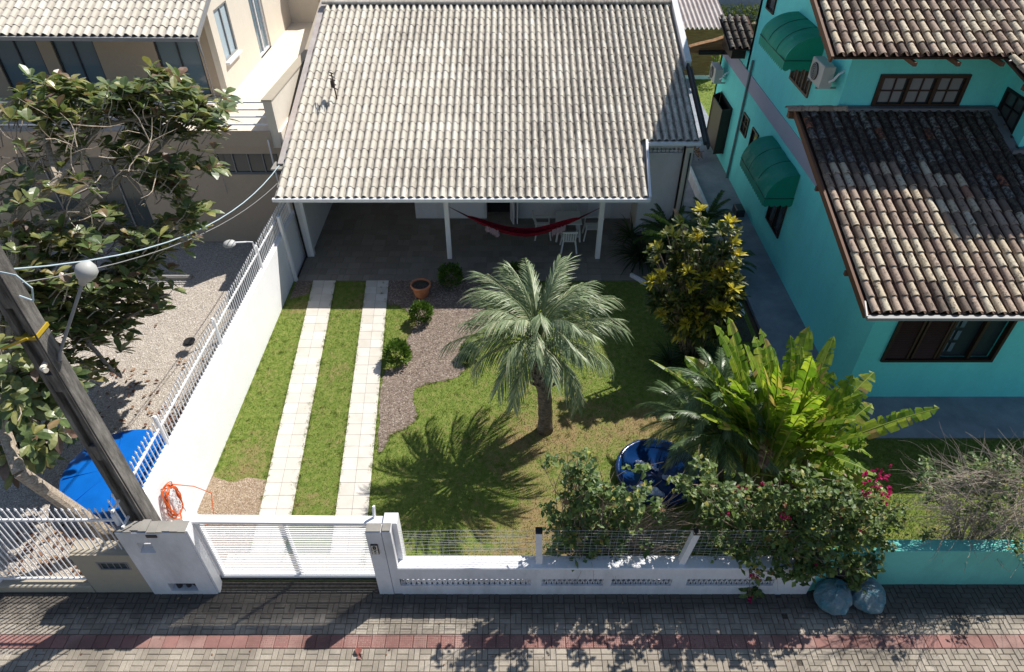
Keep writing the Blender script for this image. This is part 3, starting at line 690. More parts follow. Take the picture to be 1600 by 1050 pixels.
b = MB(); b.box(-5.83, -5.79, 6.95, 7.14, -.1, 2.02); b.box(-5.97, -5.83, 7.172, 7.45, -.1, 2.0); b.build('gate_jamb', M['paint'], pl)
p2 = thing('gate_pillar', 'narrow white gate pillar carrying the house number plaque', 'pillar', (-2.4, 7.05, -.12))
b = MB(); b.bbox(-2.62, -2.34, 6.93, 7.12, -.16, 2.0, .01); b.bbox(-2.33, -2.17, 6.94, 7.12, -.16, 2.0, .01); b.build('body', M['white_dirty'], p2)
b = MB(); b.box(-2.61, -2.35, 6.94, 7.11, 2.0, 2.03); b.box(-2.32, -2.18, 6.95, 7.11, 2.0, 2.035); b.build('mossy_top', M['concrete'], p2)
b = MB(); b.bbox(-2.335, -2.08, 7.12, 7.36, -.1, 2.0, .01); b.build('gate_receiver', M['paint'], p2)
b = MB(); b.bar((-2.52, 7.3, 1.9), (-2.50, 7.34, 2.22), .035, .05); b.build('latch_post', M['paint'], p2)
pq = at(586, 858, 6.92)
b = MB(); b.box(pq.x - .065, pq.x + .065, 6.905, 6.93, pq.z - .15, pq.z + .15); pqo = b.build('number_plaque', M['darkwood'], p2)
b = MB(); b.box(pq.x - .052, pq.x + .052, 6.898, 6.905, pq.z + .012, pq.z + .135); b.box(pq.x - .052, pq.x + .052, 6.898, 6.905, pq.z - .135, pq.z - .012); b.build('number_tile', M['cream'], pqo)
for ch, dz in (('8', .032), ('6', -.115)):
    fc = bpy.data.curves.new('digit', 'FONT'); fc.body = ch; fc.size = .135; fc.extrude = .002; fc.align_x = 'CENTER'; fc.offset = .004
    to = bpy.data.objects.new('digit', fc); COL.objects.link(to); bpy.context.view_layer.update()
    me = bpy.data.meshes.new_from_object(to.evaluated_get(bpy.context.evaluated_depsgraph_get())); bpy.data.objects.remove(to)
    me.transform(Matrix.Translation((pq.x, 6.895, pq.z + dz)) @ Matrix.Rotation(pi / 2, 4, 'X')); me.materials.append(M['black'])
    d = bpy.data.objects.new('house_digit', me); COL.objects.link(d); d.parent = pqo.parent; me.transform(Matrix.Translation(-p2.location))
# gate
gt = thing('sliding_gate', 'white slatted metal sliding gate closing the driveway', 'gate', (-4.25, 7.25, 0))
b = MB(); gx0, gx1 = -5.80, -2.36; ng = 30
for i in range(ng):
    z = .11 + i * (1.78 / ng); b.obox(((gx0 + gx1) / 2, 7.24, z), X * ((gx1 - gx0) / 2 - .05), Vector((0, .008, .0)), Vector((0, 0, .0085)))
b.build('slats', M['paint'], gt)
b = MB(); b.box(gx0, gx0 + .06, 7.2, 7.27, .02, 1.93); b.box(gx1 - .06, gx1, 7.2, 7.27, .02, 1.88); b.bar((gx0 - .12, 7.25, 1.95), (gx1 + .21, 7.25, 1.90), .16, .055); b.bar((gx0, 7.24, .05), (gx1, 7.24, .05), .08, .06); b.bar((-4.2, 7.29, .05), (-4.2, 7.29, 1.9), .06, .035)
b.build('frame', M['paint'], gt)
b = MB(); b.bar((gx0, 7.24, .015), (gx1, 7.24, .015), .03, .02); b.build('ground_rail', M['darkmetal'], gt)

# front low wall with breeze blocks
fw = thing('front_wall', 'low white street wall with strips of pierced blocks and a wire mesh above', 'wall', (1.8, 7.05, -.12))
strips = []
for (ua, ub) in ((625, 830), (846, 943), (955, 1050), (1073, 1210)):
    strips.append((at(ua, 909, 6.93).x + 2.17, at(ub, 909, 6.93).x + 2.17, .335, .585))
b = MB(); wall(b, (-2.17, 6.93, -.14), X, 8.0, .93, .26, -Y, strips)
b.build('wall', M['white_dirty'], fw)
b = MB(); b.bbox(-2.17, 5.82, 6.93 - .01, 7.205, .79, .83, .015); b.build('coping', M['white'], fw)
for (a0, a1, c0, c1) in strips:
    b = MB(); x0 = a0 - 2.17; x1 = a1 - 2.17; n = round((x1 - x0) / .1); w = (x1 - x0) / n; zc = -.14 + (c0 + c1) / 2
    for i in range(n):
        cx = x0 + (i + .5) * w; pts = [(cx + w * .42 * cos(2 * pi * k / 10), 6.975, zc + .06 * sin(2 * pi * k / 10)) for k in range(11)]
        b.tube(pts, .0085, 5, False)
        for sx in (-1, 1):
            for sz in (-1, 1): b.bar((cx + sx * w * .34, 6.975, zc + sz * .038), (cx + sx * w * .5, 6.975, zc + sz * .124), .04, .014, Y)
    b.build('breeze_blocks', M['white_dirty'], fw)
for (ut, vt, ub, vb) in ((842, 830, 842, 892), (1088, 832, 1060, 890)):
    pt = at(ut, vt, 7.07); pb = at(ub, vb, 7.07); b = MB(); b.bar((pb.x, 7.07, .75), pt, .12, .12, Y); o = b.build('fence_post', M['white'], fw)
    b = MB(); b.bar(pt - Z * .0, pt + Z * .04, .125, .125, Y); b.build('post_cap', M['black'], o)
b = MB()
for i in range(11): 
    z = .88 + i * .094; b.tube([(-2.08 + k * .5, 7.09 + .012 * sin(k * 1.7 + i), z + .012 * sin(k * 2.3 + i)) for k in range(17)], .0034, 4, False)
for i in range(66): x = -2.02 + i * .12; b.tube([(x, 7.09, .84), (x + .01 * sin(i), 7.095, 1.83)], .0022, 4, False)
b.build('wire_mesh', M['wirem'], fw)

# teal street wall
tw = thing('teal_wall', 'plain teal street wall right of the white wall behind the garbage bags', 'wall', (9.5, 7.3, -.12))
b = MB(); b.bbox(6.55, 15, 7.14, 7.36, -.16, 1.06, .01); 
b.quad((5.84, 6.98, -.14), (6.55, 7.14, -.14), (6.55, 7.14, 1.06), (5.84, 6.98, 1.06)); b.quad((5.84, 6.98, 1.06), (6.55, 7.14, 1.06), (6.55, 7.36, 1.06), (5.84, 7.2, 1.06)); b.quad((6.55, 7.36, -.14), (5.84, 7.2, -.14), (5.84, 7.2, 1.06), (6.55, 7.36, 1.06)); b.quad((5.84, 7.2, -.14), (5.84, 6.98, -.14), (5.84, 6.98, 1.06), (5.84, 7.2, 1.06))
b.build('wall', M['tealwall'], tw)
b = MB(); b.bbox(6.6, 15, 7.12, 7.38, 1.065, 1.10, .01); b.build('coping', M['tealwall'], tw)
b = MB(); p = at(1318, 895, 7.06); b.box(p.x - .2, p.x + .22, 7.03, 7.12, p.z - .16, p.z + .16); b.build('meter_niche', M['darkmetal'], tw)

# low wall right side of lawn, planter edging
lw = thing('low_wall', 'short white side wall ending in a post beside the croton bush', 'wall', (7.0, 17, 0))
b = MB(); b.bbox(6.86, 6.98, 16.6, 27, 0, .42, .01); b.build('wall', M['white_dirty'], lw)
b = MB(); b.obox(at(1153, 478, 16.1) - Z * .3, X * .06, Y * .5, Z * .42); b.build('end_post', M['white'], lw)
for (pa, pb, lab) in (((985, 432), (1010, 446), 'short white kerb edging between porch floor and the croton bed'), ((1040, 466), (1057, 522), 'white concrete edging along the lawn side of the croton bed')):
    b = MB(); a_, c_ = on_z(*pa), on_z(*pb); b.bar(a_ + Z * .05, c_ + Z * .05, .08, .16); tag(b.build('garden_edging', M['white_dirty']), lab, 'edging')
flat('planter_soil', [(4.05, 17.34), (4.62, 16.5), (4.6, 14.6), (6.8, 14.4), (6.85, 19.4), (4.9, 19.4), (4.9, 17.36)], .015, M['sand'])

# ------------------------------------------------------------------ CREAM HOUSE
ch = thing('cream_house', 'two storey cream house with concrete tile roof and railed balcony behind the almond tree', 'house', (-12, 24, 0))
b = MB()
wall(b, (-20, 19.62, 0), X, 12.95, 3.75, .2, -Y, [(10.78, 12.74, 2.5, 3.2), (6.7, 8.1, .1, 3.1), (4.5, 6.0, .1, 3.1)])
b.build('lower_wall', M['tan'], ch)
b = MB(); b.box(-20, -7.05, 19.6, 31, 3.62, 3.9); b.build('balcony_slab', M['cream'], ch)
b = MB(); b.box(-20, -7.3, 19.56, 19.60, 3.45, 3.95); b.build('balcony_fascia', M['tan'], ch)
b = MB(); b.box(-7.05, -6.98, 19.62, 31, 0, 3.9); b.build('side_wall', M['cream'], ch)
b = MB(); wall(b, (-9.42, 32, 3.9), -Y, 9.6, 4.2, .2, X, [(32 - 24.15, 32 - 22.9, .98, 2.55), (32 - 27.6, 32 - 26.2, 0, 2.7)]); wall(b, (-9.42, 30.8, 3.9), X, 1.3, 3, .2, -Y); b.build('upper_side_wall', M['cream'], ch)
b = MB(); wall(b, (-20, 22.42, 3.9), X, 10.38, 4.0, .2, -Y, [(3.4, 4.9, 0, 2.5), (5.35, 6.7, .0, 2.5), (8.6, 10.0, 0, 2.5)]); b.build('upper_front_wall', M['tan'], ch)
b = MB(); b.box(-9.5, -9.44, 25.2, 26.15, 3.9, 8); b.build('tan_panel', M['tan'], ch)  # flush tan panel, its colour stands in for a shadow on this wall
b = MB(); b.box(-8.1, -7.1, 31.3, 31.35, 3.9, 7); b.build('tan_panel', M['tan'], ch)
window(ch, (-8.24, 19.72, 2.85), X, -Y, 1.96, .70, M['grey_metal'], M['dimglass'], 4, t=.035, d=.05)
window(ch, (-12.6, 19.72, 1.6), X, -Y, 1.4, 3.0, M['grey_metal'], M['dimglass'], 2, t=.05, d=.05)
window(ch, (-14.75, 19.72, 1.6), X, -Y, 1.5, 3.0, M['grey_metal'], M['dimglass'], 2, t=.05, d=.05)
window(ch, (-9.47, 23.52, 5.66), Y, X, 1.25, 1.57, M['grey_metal'], M['sunlitglass'], 2, t=.05, d=.05)
b = MB(); b.box(-9.42, -9.30, 22.85, 24.2, 4.80, 4.87); b.build('window_sill', M['white'], ch)
window(ch, (-9.52, 26.9, 5.2), Y, X, 1.4, 2.6, M['paint'], M['paleglass'], 2, t=.08, d=.06)
for cx, w in ((-15.85, 1.5), (-13.97, 1.35), (-10.7, 1.4)): window(ch, (cx, 22.5, 5.15), X, -Y, w, 2.5, M['darkmetal'], M['paleglass'], 2, t=.05, d=.05)
b = MB()
for k, z in enumerate((4.12, 4.36, 4.58, 4.80)): b.bar((-20, 19.66, z), (-7.3, 19.66, z), .035, .04)
for xx in (-19, -16, -13, -10.2): b.bar((xx, 19.64, 3.9), (xx, 19.64, 4.8), .05, .05)
b.build('balcony_railing', M['paint'], ch)
b = MB()  # parapet
pts = [(19.6, 4.86), (24.9, 4.62), (28.3, 5.45), (31.5, 6.2)]
x0, x1 = -7.32, -7.06
for i in range(3):
    (ya, za), (yb, zb) = pts[i], pts[i + 1]
    b.quad((x1, ya, 3.0), (x1, yb, 3.0), (x1, yb, zb), (x1, ya, za)); b.quad((x0, yb, 3.9), (x0, ya, 3.9), (x0, ya, za), (x0, yb, zb)); b.quad((x0, ya, za), (x1, ya, za), (x1, yb, zb), (x0, yb, zb))
b.quad((x0, 19.6, 3.4), (x1, 19.6, 3.4), (x1, 19.6, 4.86), (x0, 19.6, 4.86)); b.build('balcony_parapet', M['cream'], ch)
b = MB()
for i in range(3):
    (ya, za), (yb, zb) = pts[i], pts[i + 1]; b.bar((-7.19, ya - (.03 if i == 0 else 0), za + .02), (-7.19, yb, zb + .02), .31, .04)
b.build('parapet_coping', M['tanbox'], ch)
b = MB(); b.bar((-6.78, 18.75, 3.25), (-6.45, 25.5, 6.0), .42, .12); b.build('mortar_flashing', M['fibre'], ch)
b = MB(); b.box(-7.15, -6.8, 18.5, 19.0, 3.18, 3.24); b.build('pipe_cover', M['concrete'], ch)
b = MB(); b.tube([(-7.4, 19.5, 3.7), (-7.4, 19.5, 2.2)], .025, 8); b.build('downpipe', M['paint'], ch)
RA, RB = Vector((-20, 20.3, 6.52)), Vector((-9.0, 20.3, 6.44)); RC, RD = Vector((-9.0, 24, 8.0)), Vector((-20, 24, 8.0))
tile_roof(ch, RA, RB, RC, RD, .235, .36, 'wave', M['tile'], hgt=.075, lift=.025)
b = MB(); b.bar(RA + Vector((0, -.06, -.05)), RB + Vector((.05, -.06, -.05)), .12, .1); b.bar(RB + Vector((.02, 0, 0)), RC + Vector((.02, 0, 0)), .05, .12); b.build('gutter', M['grey_metal'], ch)
b = MB()
for (x, y, z0, z1) in ((-8.98, 20.3, 3.9, 6.3), (-9.1, 19.5, 1.9, 3.6)):
    n = int((z1 - z0) / .06)
    for i in range(n):
        z = z0 + i * .06; k = i % 2; b.bar((x - .012 * k, y - .012 * (1 - k), z), (x + .012 * k, y + .012 * (1 - k), z + .055), .02, .012, Y)
b.build('rain_chain', M['grey_metal'], ch)
b = MB(); b.tube([(-9.02, 20.28, 6.4), (-9.0, 20.3, 6.05), (-8.98, 20.3, 5.9)], [.05, .035, .02], 8); b.build('gutter_spout', M['grey_metal'], ch)
b = MB(); b.box(-12.2, -10.1, 17.4, 17.6, -.02, .10); tag(b.build('concrete_step', M['concrete']), 'narrow concrete edging bar lying in the shaded gravel by the cream house', 'edging')

# ------------------------------------------------------------------ TEAL HOUSE
th_ = thing('teal_house', 'two storey turquoise house with weathered clay tile roofs and dark wooden windows', 'house', (12, 18, 0))
TX = 8.45
b = MB()
fr = [(9.0 - TX, 11.72 - TX, 1.28, 2.66)]
wall(b, (TX, 12.25, 0), X, 9, 3.78, .2, -Y, fr)
sideh = [(27.45 - 27.5, 0, 0, 0)]
hs = lambda y0, y1, z0, z1: (28.2 - y1, 28.2 - y0, z0, z1)
wall(b, (TX, 28.2, 0), -Y, 28.2 - 12.45, 3.45, .2, -X, [hs(25.4, 27.2, .45, 2.3), hs(23.3, 24.0, 2.05, 2.75), hs(18.4, 19.7, .9, 2.2), hs(22.1, 22.8, 1.9, 2.7)])
wall(b, (TX, 28.2, 4.0), -Y, 28.2 - 24.9, .5, .2, -X)
# gable infill beside lower roof
b.poly([(TX, 12.45, 3.452), (TX, 12.45, 3.86), (TX, 17.47, 5.56), (TX, 17.47, 3.452)])
wall(b, (TX, 24.9, 4.0), -Y, 24.9 - 17.47, 3.3, .2, -X, [(24.9 - 20.75, 24.9 - 19.2, 1.12, 2.0), (24.9 - 24.2, 24.9 - 23.4, 2.2, 2.9)])
wall(b, (TX, 17.27, 4.0), X, 4.1, 3.2, .2, -Y, [(.85, 3.1, 1.63, 2.45)])
wall(b, (12.52, 17.27, 4.0), -Y, 1.25, 3.0, .2, -X, [(.15, 1.05, 1.0, 2.2)])
wall(b, (12.52, 15.82, 4.0), X, 5, 3.0, .2, -Y)
wall(b, (TX, 24.9, 4.0), X, 9, 3.3, .2, Y); wall(b, (TX, 28.2, 0), X, 9, 4.3, .2, Y)
b.poly([(TX, 17.27, 7.3), (TX, 24.9, 7.3), (TX, 24.9, 8.2), (TX, 22, 9.25), (TX, 17.27, 7.6)])
b.build('wall', M['teal'], th_)
b = MB(); b.poly([(TX - .02, 12.3, 3.45), (TX - .02, 12.3, 3.70), (TX - .02, 13.15, 4.0), (TX - .02, 28.22, 4.0), (TX - .02, 28.22, 3.45)]); b.quad((TX - .02, 12.3, 3.45), (TX - .02, 28.2, 3.45), (TX + .01, 28.2, 3.45), (TX + .01, 12.3, 3.45)); b.quad((TX - .02, 13.1, 4.), (TX + .01, 13.1, 4.), (TX + .01, 28.2, 4.), (TX - .02, 28.2, 4.)); b.box(TX + .01, TX + .19, 17.5, 28.19, 3.45, 4.0); b.quad((TX - .02, 28.22, 3.45), (TX - .02, 28.22, 4.0), (TX + .2, 28.22, 4.), (TX + .2, 28.22, 3.45))
b.build('pale_band', M['lilac'], th_)
LA, LB, LC, LD = Vector((7.58, 11.25, 3.54)), Vector((17, 11.25, 3.54)), Vector((17, 17.22, 5.58)), Vector((7.40, 17.22, 5.58))
def lm(p):
    n = noise.noise((p.x * .5, p.y * .6, 1.)) * .8
    return M['lichen'] if p.y + n * .7 - .1 * (11 - p.x) * 0 > 15.1 - max(0, p.x - 10.3) * .75 + U(-.4, .3) else M['clay']
tile_roof(th_, LA, LB, LC, LD, .243, .40, 'barrel', M['clay'], M['claypan'], lm, lift=.035)
UA, UB, UC, UD = Vector((7.36, 15.9, 7.33)), Vector((17, 15.9, 7.33)), Vector((17, 22.0, 9.40)), Vector((7.6, 22.0, 9.40))
tile_roof(th_, UA, UB, UC, UD, .243, .40, 'barrel', M['clay'], M['claypan'], None, lift=.035)
tile_roof(th_, (11.55, 14.5, 6.855), (17, 14.5, 6.855), (17, 15.89, 7.32), (11.25, 15.89, 7.32), .243, .40, 'barrel', M['clay'], M['claypan'], None, lift=.035)
tile_roof(th_, (17, 26.2, 7.95), (7.6, 26.2, 7.95), (7.6, 22.05, 9.38), (17, 22.05, 9.38), .3, .8, 'barrel', M['clay'], M['claypan'])
ridge(th_, (7.5, 22.0, 9.44), (17, 22.0, 9.44), .13, M['clay'])
ER_ = lambda t: LD.lerp(LA, t)
b = MB(); b.bar(LD + Vector((-.06, 0, -.06)), LA + Vector((-.06, 0, -.06)), .06, .16); b.bar(UD + Vector((-.06, 0, -.06)), UA + Vector((-.06, 0, -.06)), .06, .16)
for t in (.0, .4, .8):
    p = LD.lerp(LA, t); b.box(p.x - .12, TX, p.y - .04, p.y + .04, p.z - .25, p.z - .14)
for x in (9.2, 10.2, 11.2): b.box(x - .04, x + .04, 15.8, 17.3, 7.14, 7.23)
b.box(7.75, 8.45, 17.9, 18.0, 7.2, 7.32); b.box(7.2, 7.95, 17.15, 17.3, 5.35, 5.5); b.box(11.5, 12.5, 15.2, 15.3, 6.8, 6.92)
b.build('rafters', simple('brown_timber', g3(.16, .075, .04), .7), th_)
ridge(th_, (7.1, 17.14, 5.60), (8.6, 17.14, 5.60), .12, M['clay'], 4)
b = MB(); b.box(8.5, 12.45, 17.04, 17.26, 5.58, 5.66); b.bar((12.38, 17.15, 5.62), (12.38, 15.7, 5.12), .24, .1); b.bar((12.3, 15.7, 5.14), (17, 15.7, 5.14), .2, .1)
b.build('roof_flashing', M['greyflash'], th_)
b = MB(); b.bar(LA + Vector((-.1, -.1, -.03)), LB + Vector((0, -.1, -.03)), .11, .07); b.tube([LA + Vector((-.1, -.1, 0)), LA + Vector((-.02, .3, .1))], .03, 6); b.build('gutter', M['grey_metal'], th_)
# front window with open shutters
wf = MB(); c = Vector((10.36, 12.3, 1.97)); frame_rect(wf, c - Y * .04, X, Z, 2.72, 1.38, .07, .14, Y)
for xx in (-.72, .02, .76): wf.obox(c + X * xx, X * .035, Y * .05, Z * .62)
o = wf.build('window', M['darkwood'], th_); g = MB(); g.box(9.05, 11.66, 12.38, 12.4, 1.32, 2.62); g.build('pane', M['glass'], o)
b = MB()
for k in range(2):
    x0 = 9.06 + k * .66; 
    for i in range(22): b.obox((x0 + .3, 12.27, 1.37 + i * .057), X * .27, Vector((0, .016, .012)), Vector((0, -.003, .004)))
    b.box(x0, x0 + .05, 12.24, 12.3, 1.33, 2.6); b.box(x0 + .55, x0 + .6, 12.24, 12.3, 1.33, 2.6)
b.build('shutter', simple('shutter_wood', g3(.07, .032, .02), .5), th_)
b = MB()
for i in range(3):
    for k in range(2): b.box(10.42 + k * .17, 10.42 + k * .17 + .10, 12.345, 12.355, 1.5 + i * .38, 1.5 + i * .38 + .28)
b.build('pane', M['paleglass'], th_)
# side openings
b = MB(); wy0, wy1 = 25.4, 27.2
b.box(TX - .03, TX + .1, wy0, wy1, .45, 2.3); o = b.build('window', M['black'], th_)
b = MB(); b.bar((TX - .05, wy0 + .02, 1.37), (TX - .42, wy0 - .05, 1.37), .04, 1.8); b.bar((TX - .05, wy1 - .02, 1.37), (TX - .4, wy1 - .3, 1.37), .04, 1.8); b.box(TX - .38, TX - .34, wy0, wy1 - .3, .5, 2.2); b.build('shutter', M['darkwood'], th_)
window(th_, (TX - .0, 23.65, 2.4), Y, -X, .7, .7, M['darkwood'], M['dimglass'], 1, 1, 1, t=.05)
window(th_, (TX - .0, 22.45, 2.3), Y, -X, .7, .8, M['darkwood'], M['glass'], 1, t=.05)
window(th_, (TX - .0, 19.05, 1.55), Y, -X, 1.3, 1.3, M['darkwood'], M['glass'], 2, t=.06)
window(th_, (TX - .0, 19.97, 5.56), Y, -X, 1.6, .9, simple('brown_frame', g3(.17, .10, .065), .6), M['dimglass'], 3, 1, t=.07)
window(th_, (TX - .0, 23.8, 6.55), Y, -X, .8, .7, M['darkwood'], M['glass'], 1, t=.05)
window(th_, (10.42, 17.28, 6.04), X, -Y, 2.27, .84, M['darkwood'], M['glass'], 3, 1, 1, t=.09, d=.12)
b = MB()
for (xa, xb) in ((9.45, 9.98), (10.15, 10.68), (10.88, 11.42)): b.box(xa, xb, 17.295, 17.30, 5.74, 6.36)
b.build('curtain', simple('pale_curtain', g3(.30, .30, .30), .9), th_)
window(th_, (12.55, 16.65, 5.6), Y, -X, .9, 1.2, M['black'], M['dimglass'], 1, 1, 2, t=.07, d=.1)
b = MB(); b.tube([(TX - .06, 24.2, 4.5), (TX - .06, 24.2, .03)], .045, 10); b.build('drainpipe', simple('grey_pvc', g3(.18, .24, .24), .6), th_)
# awnings
def awning(y0, y1, z_top, z_bot, out, label):
    b = MB(); n = 12; prof = []
    for i in range(n + 1):
        t = i / n; a = t * pi / 2; prof.append((out * sin(a) ** .9, z_top - (z_top - z_bot) * (1 - cos(a))))
    for i in range(n):
        (d0, za), (d1, zb) = prof[i], prof[i + 1]; x0 = TX - d0 - .02; x1 = TX - d1 - .02
        ny = 18
        for k in range(ny):
            ya = y0 + (y1 - y0) * k / ny; yb = y0 + (y1 - y0) * (k + 1) / ny
            sg = lambda q: -.03 * abs(sin(pi * 3 * (q - y0) / (y1 - y0))) * sin(pi * 1.0)
            J = lambda x, y, z: (x - .035 * noise.noise((y * 2.2, z * 3, 3.)) - .012 * noise.noise((y * 7, z * 7, 1.)), y, z - .02 * noise.noise((y * 3, x * 4, 8.)))
            b.quad(J(x0, ya, za), J(x0, yb, za), J(x1, yb, zb), J(x1, ya, zb))
        for yy in (y0, y1): b.quad((TX - .02, yy, za), (x0, yy, za), (x1, yy, zb), (TX - .02, yy, zb))
    o = b.build('awning', M['awn'], th_, False); v = MB(); xo = TX - out - .025; drop = .27
    ns = 16
    def scal(p, q, nn):
        for k in range(nn):
            a_ = Vector(p).lerp(Vector(q), k / nn); c_ = Vector(p).lerp(Vector(q), (k + 1) / nn)
            for s in range(6):
                t0, t1 = s / 6, (s + 1) / 6; d0 = drop - .06 * (1 - sin(pi * t0)); d1 = drop - .06 * (1 - sin(pi * t1))
                pa, pb = a_.lerp(c_, t0), a_.lerp(c_, t1); v.quad(pa, pb, pb - Z * d1, pa - Z * d0)
    scal((xo, y0, z_bot), (xo, y1, z_bot), ns); scal((TX, y0 - .004, z_bot), (xo, y0 - .004, z_bot), 5); scal((TX, y1 + .004, z_bot), (xo, y1 + .004, z_bot), 5)
    v.build('valance', M['awn'], o)
    r = MB(); r.tube([(xo, y0, z_bot + .01), (xo, y1, z_bot + .01)], .015, 6); r.tube([(TX, y0 - .01, z_bot + .01), (xo, y0 - .01, z_bot + .01)], .015, 6)
    for k in range(1, 3):
        yy = y0 + (y1 - y0) * k / 3; r.tube([(TX - p[0] - .022, yy, p[1] + .004) for p in prof], .009, 5)
    r.build('awning_frame', M['awnd'], o)
    return o
m = MT('green_awning_fabric', .55, .35); m.col(m.mix(m.ramp(m.noise(1.5, 5), [(.4, W4(0)), (.7, W4(.4))]), g3(.02, .36, .25), g3(.015, .24, .18))); m.bump(m.noise(3, 3), .05, .5); m.translucent(g3(.02, .35, .22), .25); M['awn'] = m.m
M['awnd'] = simple('awning_seam', g3(.01, .12, .085), .6)
awning(19.0, 21.35, 6.85, 6.2, .98, '')
awning(18.15, 20.9, 3.22, 2.45, .85, '')
# small tiled roof over the back extension
tile_roof(th_, (7.75, 25.05, 4.62), (8.75, 25.05, 4.62), (8.6, 26.6, 5.3), (7.6, 26.6, 5.3), .25, .4, 'barrel', M['lichen'], M['claypan'])
b = MB(); b.box(7.95, 8.6, 25.3, 26.7, 4.2, 4.6); b.build('roof_curb', M['darkwood'], th_)

# AC units
def acunit(c, label):
    t = thing('air_conditioner', label, 'air conditioner', c, 'outdoor air conditioning units on the teal side wall'); x, y, z = c
    b = MB(); b.bbox(x - .16, x + .14, y - .42, y + .42, z - .28, z + .28, .02); b.build('casing', M['acwhite'], t)
    b = MB(); b.tube([(x - .165, y + .08, z), (x - .19, y + .08, z)], .22, 20); o = b.build('fan_grille', M['darkmetal'], t)
    b = MB()
    for r in (.05, .1, .15, .2): b.tube([(x - .198, y + .08 + r * cos(a * pi / 10), z + r * sin(a * pi / 10)) for a in range(21)], .006, 4, False)
    b.build('grille_rings', M['acwhite'], o)
    b = MB(); b.bar((x - .2, y - .3, z - .3), (TX, y - .3, z - .3), .04, .04); b.bar((x - .2, y + .3, z - .3), (TX, y + .3, z - .3), .04, .04); b.build('bracket', M['grey_metal'], t)
    b = MB(); b.tube([(x + .05, y - .44, z - .1), (x + .1, y - .56, z), (x + .2, y - .55, z + .15), (TX, y - .5, z + .2)], .03, 8); b.build('hose', M['paint'], t)
acunit((TX - .33, 18.0, 6.25), 'air conditioner on the upper teal wall tucked beside the upper awning')
acunit((TX - .33, 27.3, 3.0), 'air conditioner on the lower teal wall near the back lawn')
b = MB(); b.bbox(7.98, 8.28, 21.2, 21.7, .03, .3, .03); tag(b.build('storage_box', M['darkmetal']), 'small dark box on the side path against the teal wall', 'box')

# ------------------------------------------------------------------ background
sh = thing('garden_shed', 'wooden plank shed with a corrugated fibre cement roof behind the white house', 'shed', (9.3, 36, 0))
b = MB(); b.box(8.0, 10.4, 35, 37.5, .12, 2.75); b.build('plank_wall', M['plank'], sh)
b = MB(); b.box(7.95, 10.42, 34.97, 37.5, 0, .2); b.build('base', M['white_dirty'], sh)
b = MB(); n = 100; A0 = at(1058, 44, 34.3); B0 = at(1140, 44, 34.3)
for j in range(n):
    s0, s1 = j / n, (j + 1) / n; h = lambda s: .055 * sin(s * 2 * pi * 11)
    pa = A0.lerp(B0, s0) + Z * h(s0); pb = A0.lerp(B0, s1) + Z * h(s1); sl_ = Vector((.0, 4.5, .85)); b.quad(pa, pb, pb + sl_, pa + sl_); b.quad(pa - Z * .03, pb - Z * .03, pb, pa)
o = b.build('corrugated_roof', M['fibre'], sh, True)
# timber gable brace next to the teal house
tg = thing('timber_lean_to', 'curved brown timber lean-to beside the small dark tile roof', 'lean-to', (7.6, 27.6, 3.8))
b = MB(); P = [at(1078, 74, 27.4), at(1096, 69, 27.4), at(1118, 64, 27.4), at(1143, 55, 27.4)]
for i in range(3):
    d = .22 + .12 * i; b.quad(P[i], P[i + 1], P[i + 1] - Z * (d + .12), P[i] - Z * d); b.quad(P[i] + Y * .3, P[i + 1] + Y * .3, P[i + 1], P[i]); b.quad(P[i] + Y * .3 - Z * d, P[i] - Z * d, P[i + 1] - Z * (d + .12), P[i + 1] + Y * .3 - Z * (d + .12))
b.build('boards', M['plank'], tg)
b = MB(); q = at(1092, 80, 27.35); b.box(q.x, q.x + 1.3, 27.3, 27.45, q.z - .12, q.z + .02); b.build('beam', M['black'], tg)
gw = MB(); gw.box(10.6, 22, 45, 45.3, 0, 3.2); tag(gw.build('garden_wall', M['lilac']), 'pale grey garden wall behind the hedge at the back', 'wall')
rh = thing('red_roof_house', 'red tiled roof just showing above the ridge at the top edge', 'house', (0, 48, 0))
b = MB(); b.box(-6, 10.4, 45, 54, 0, 2.4); b.build('wall', M['white'], rh)
tile_roof(rh, (-6.5, 44.3, 2.4), (10.6, 44.3, 2.4), (10.6, 50, 4.6), (-6.5, 50, 4.6), .35, .7, 'barrel', M['redtile'], M['claypan'])
# ------------------------------------------------------------------ foliage builders
def nrmz(v):
    return v.normalized() if v.length > 1e-9 else Vector((0, 0, 1))
def rdir(zmin=-1., zmax=1.):
    z = U(zmin, zmax); a = U(0, 2 * pi); r = math.sqrt(max(0, 1 - z * z)); return Vector((r * cos(a), r * sin(a), z))
def leaf(b, p, d, up, L, W, droop=.25, seg=4, fold=.18, shape=1.):
    """obovate folded leaf as one island"""
    d = nrmz(d); s = d.cross(up); s = nrmz(s); n = nrmz(s.cross(d)); n0 = len(b.v)
    for i in range(seg + 1):
        t = i / seg; c = p + d * (L * t) - Z * (droop * L * t * t); w = W * (sin(pi * min(1, (t ** shape) * .94 + .03)) ** .8) * .5
        b.v += [tuple(c - s * w + n * w * fold), tuple(c), tuple(c + s * w + n * w * fold)]
    for i in range(seg):
        k = n0 + i * 3; b.f += [(k, k + 1, k + 4, k + 3), (k + 1, k + 2, k + 5, k + 4)]
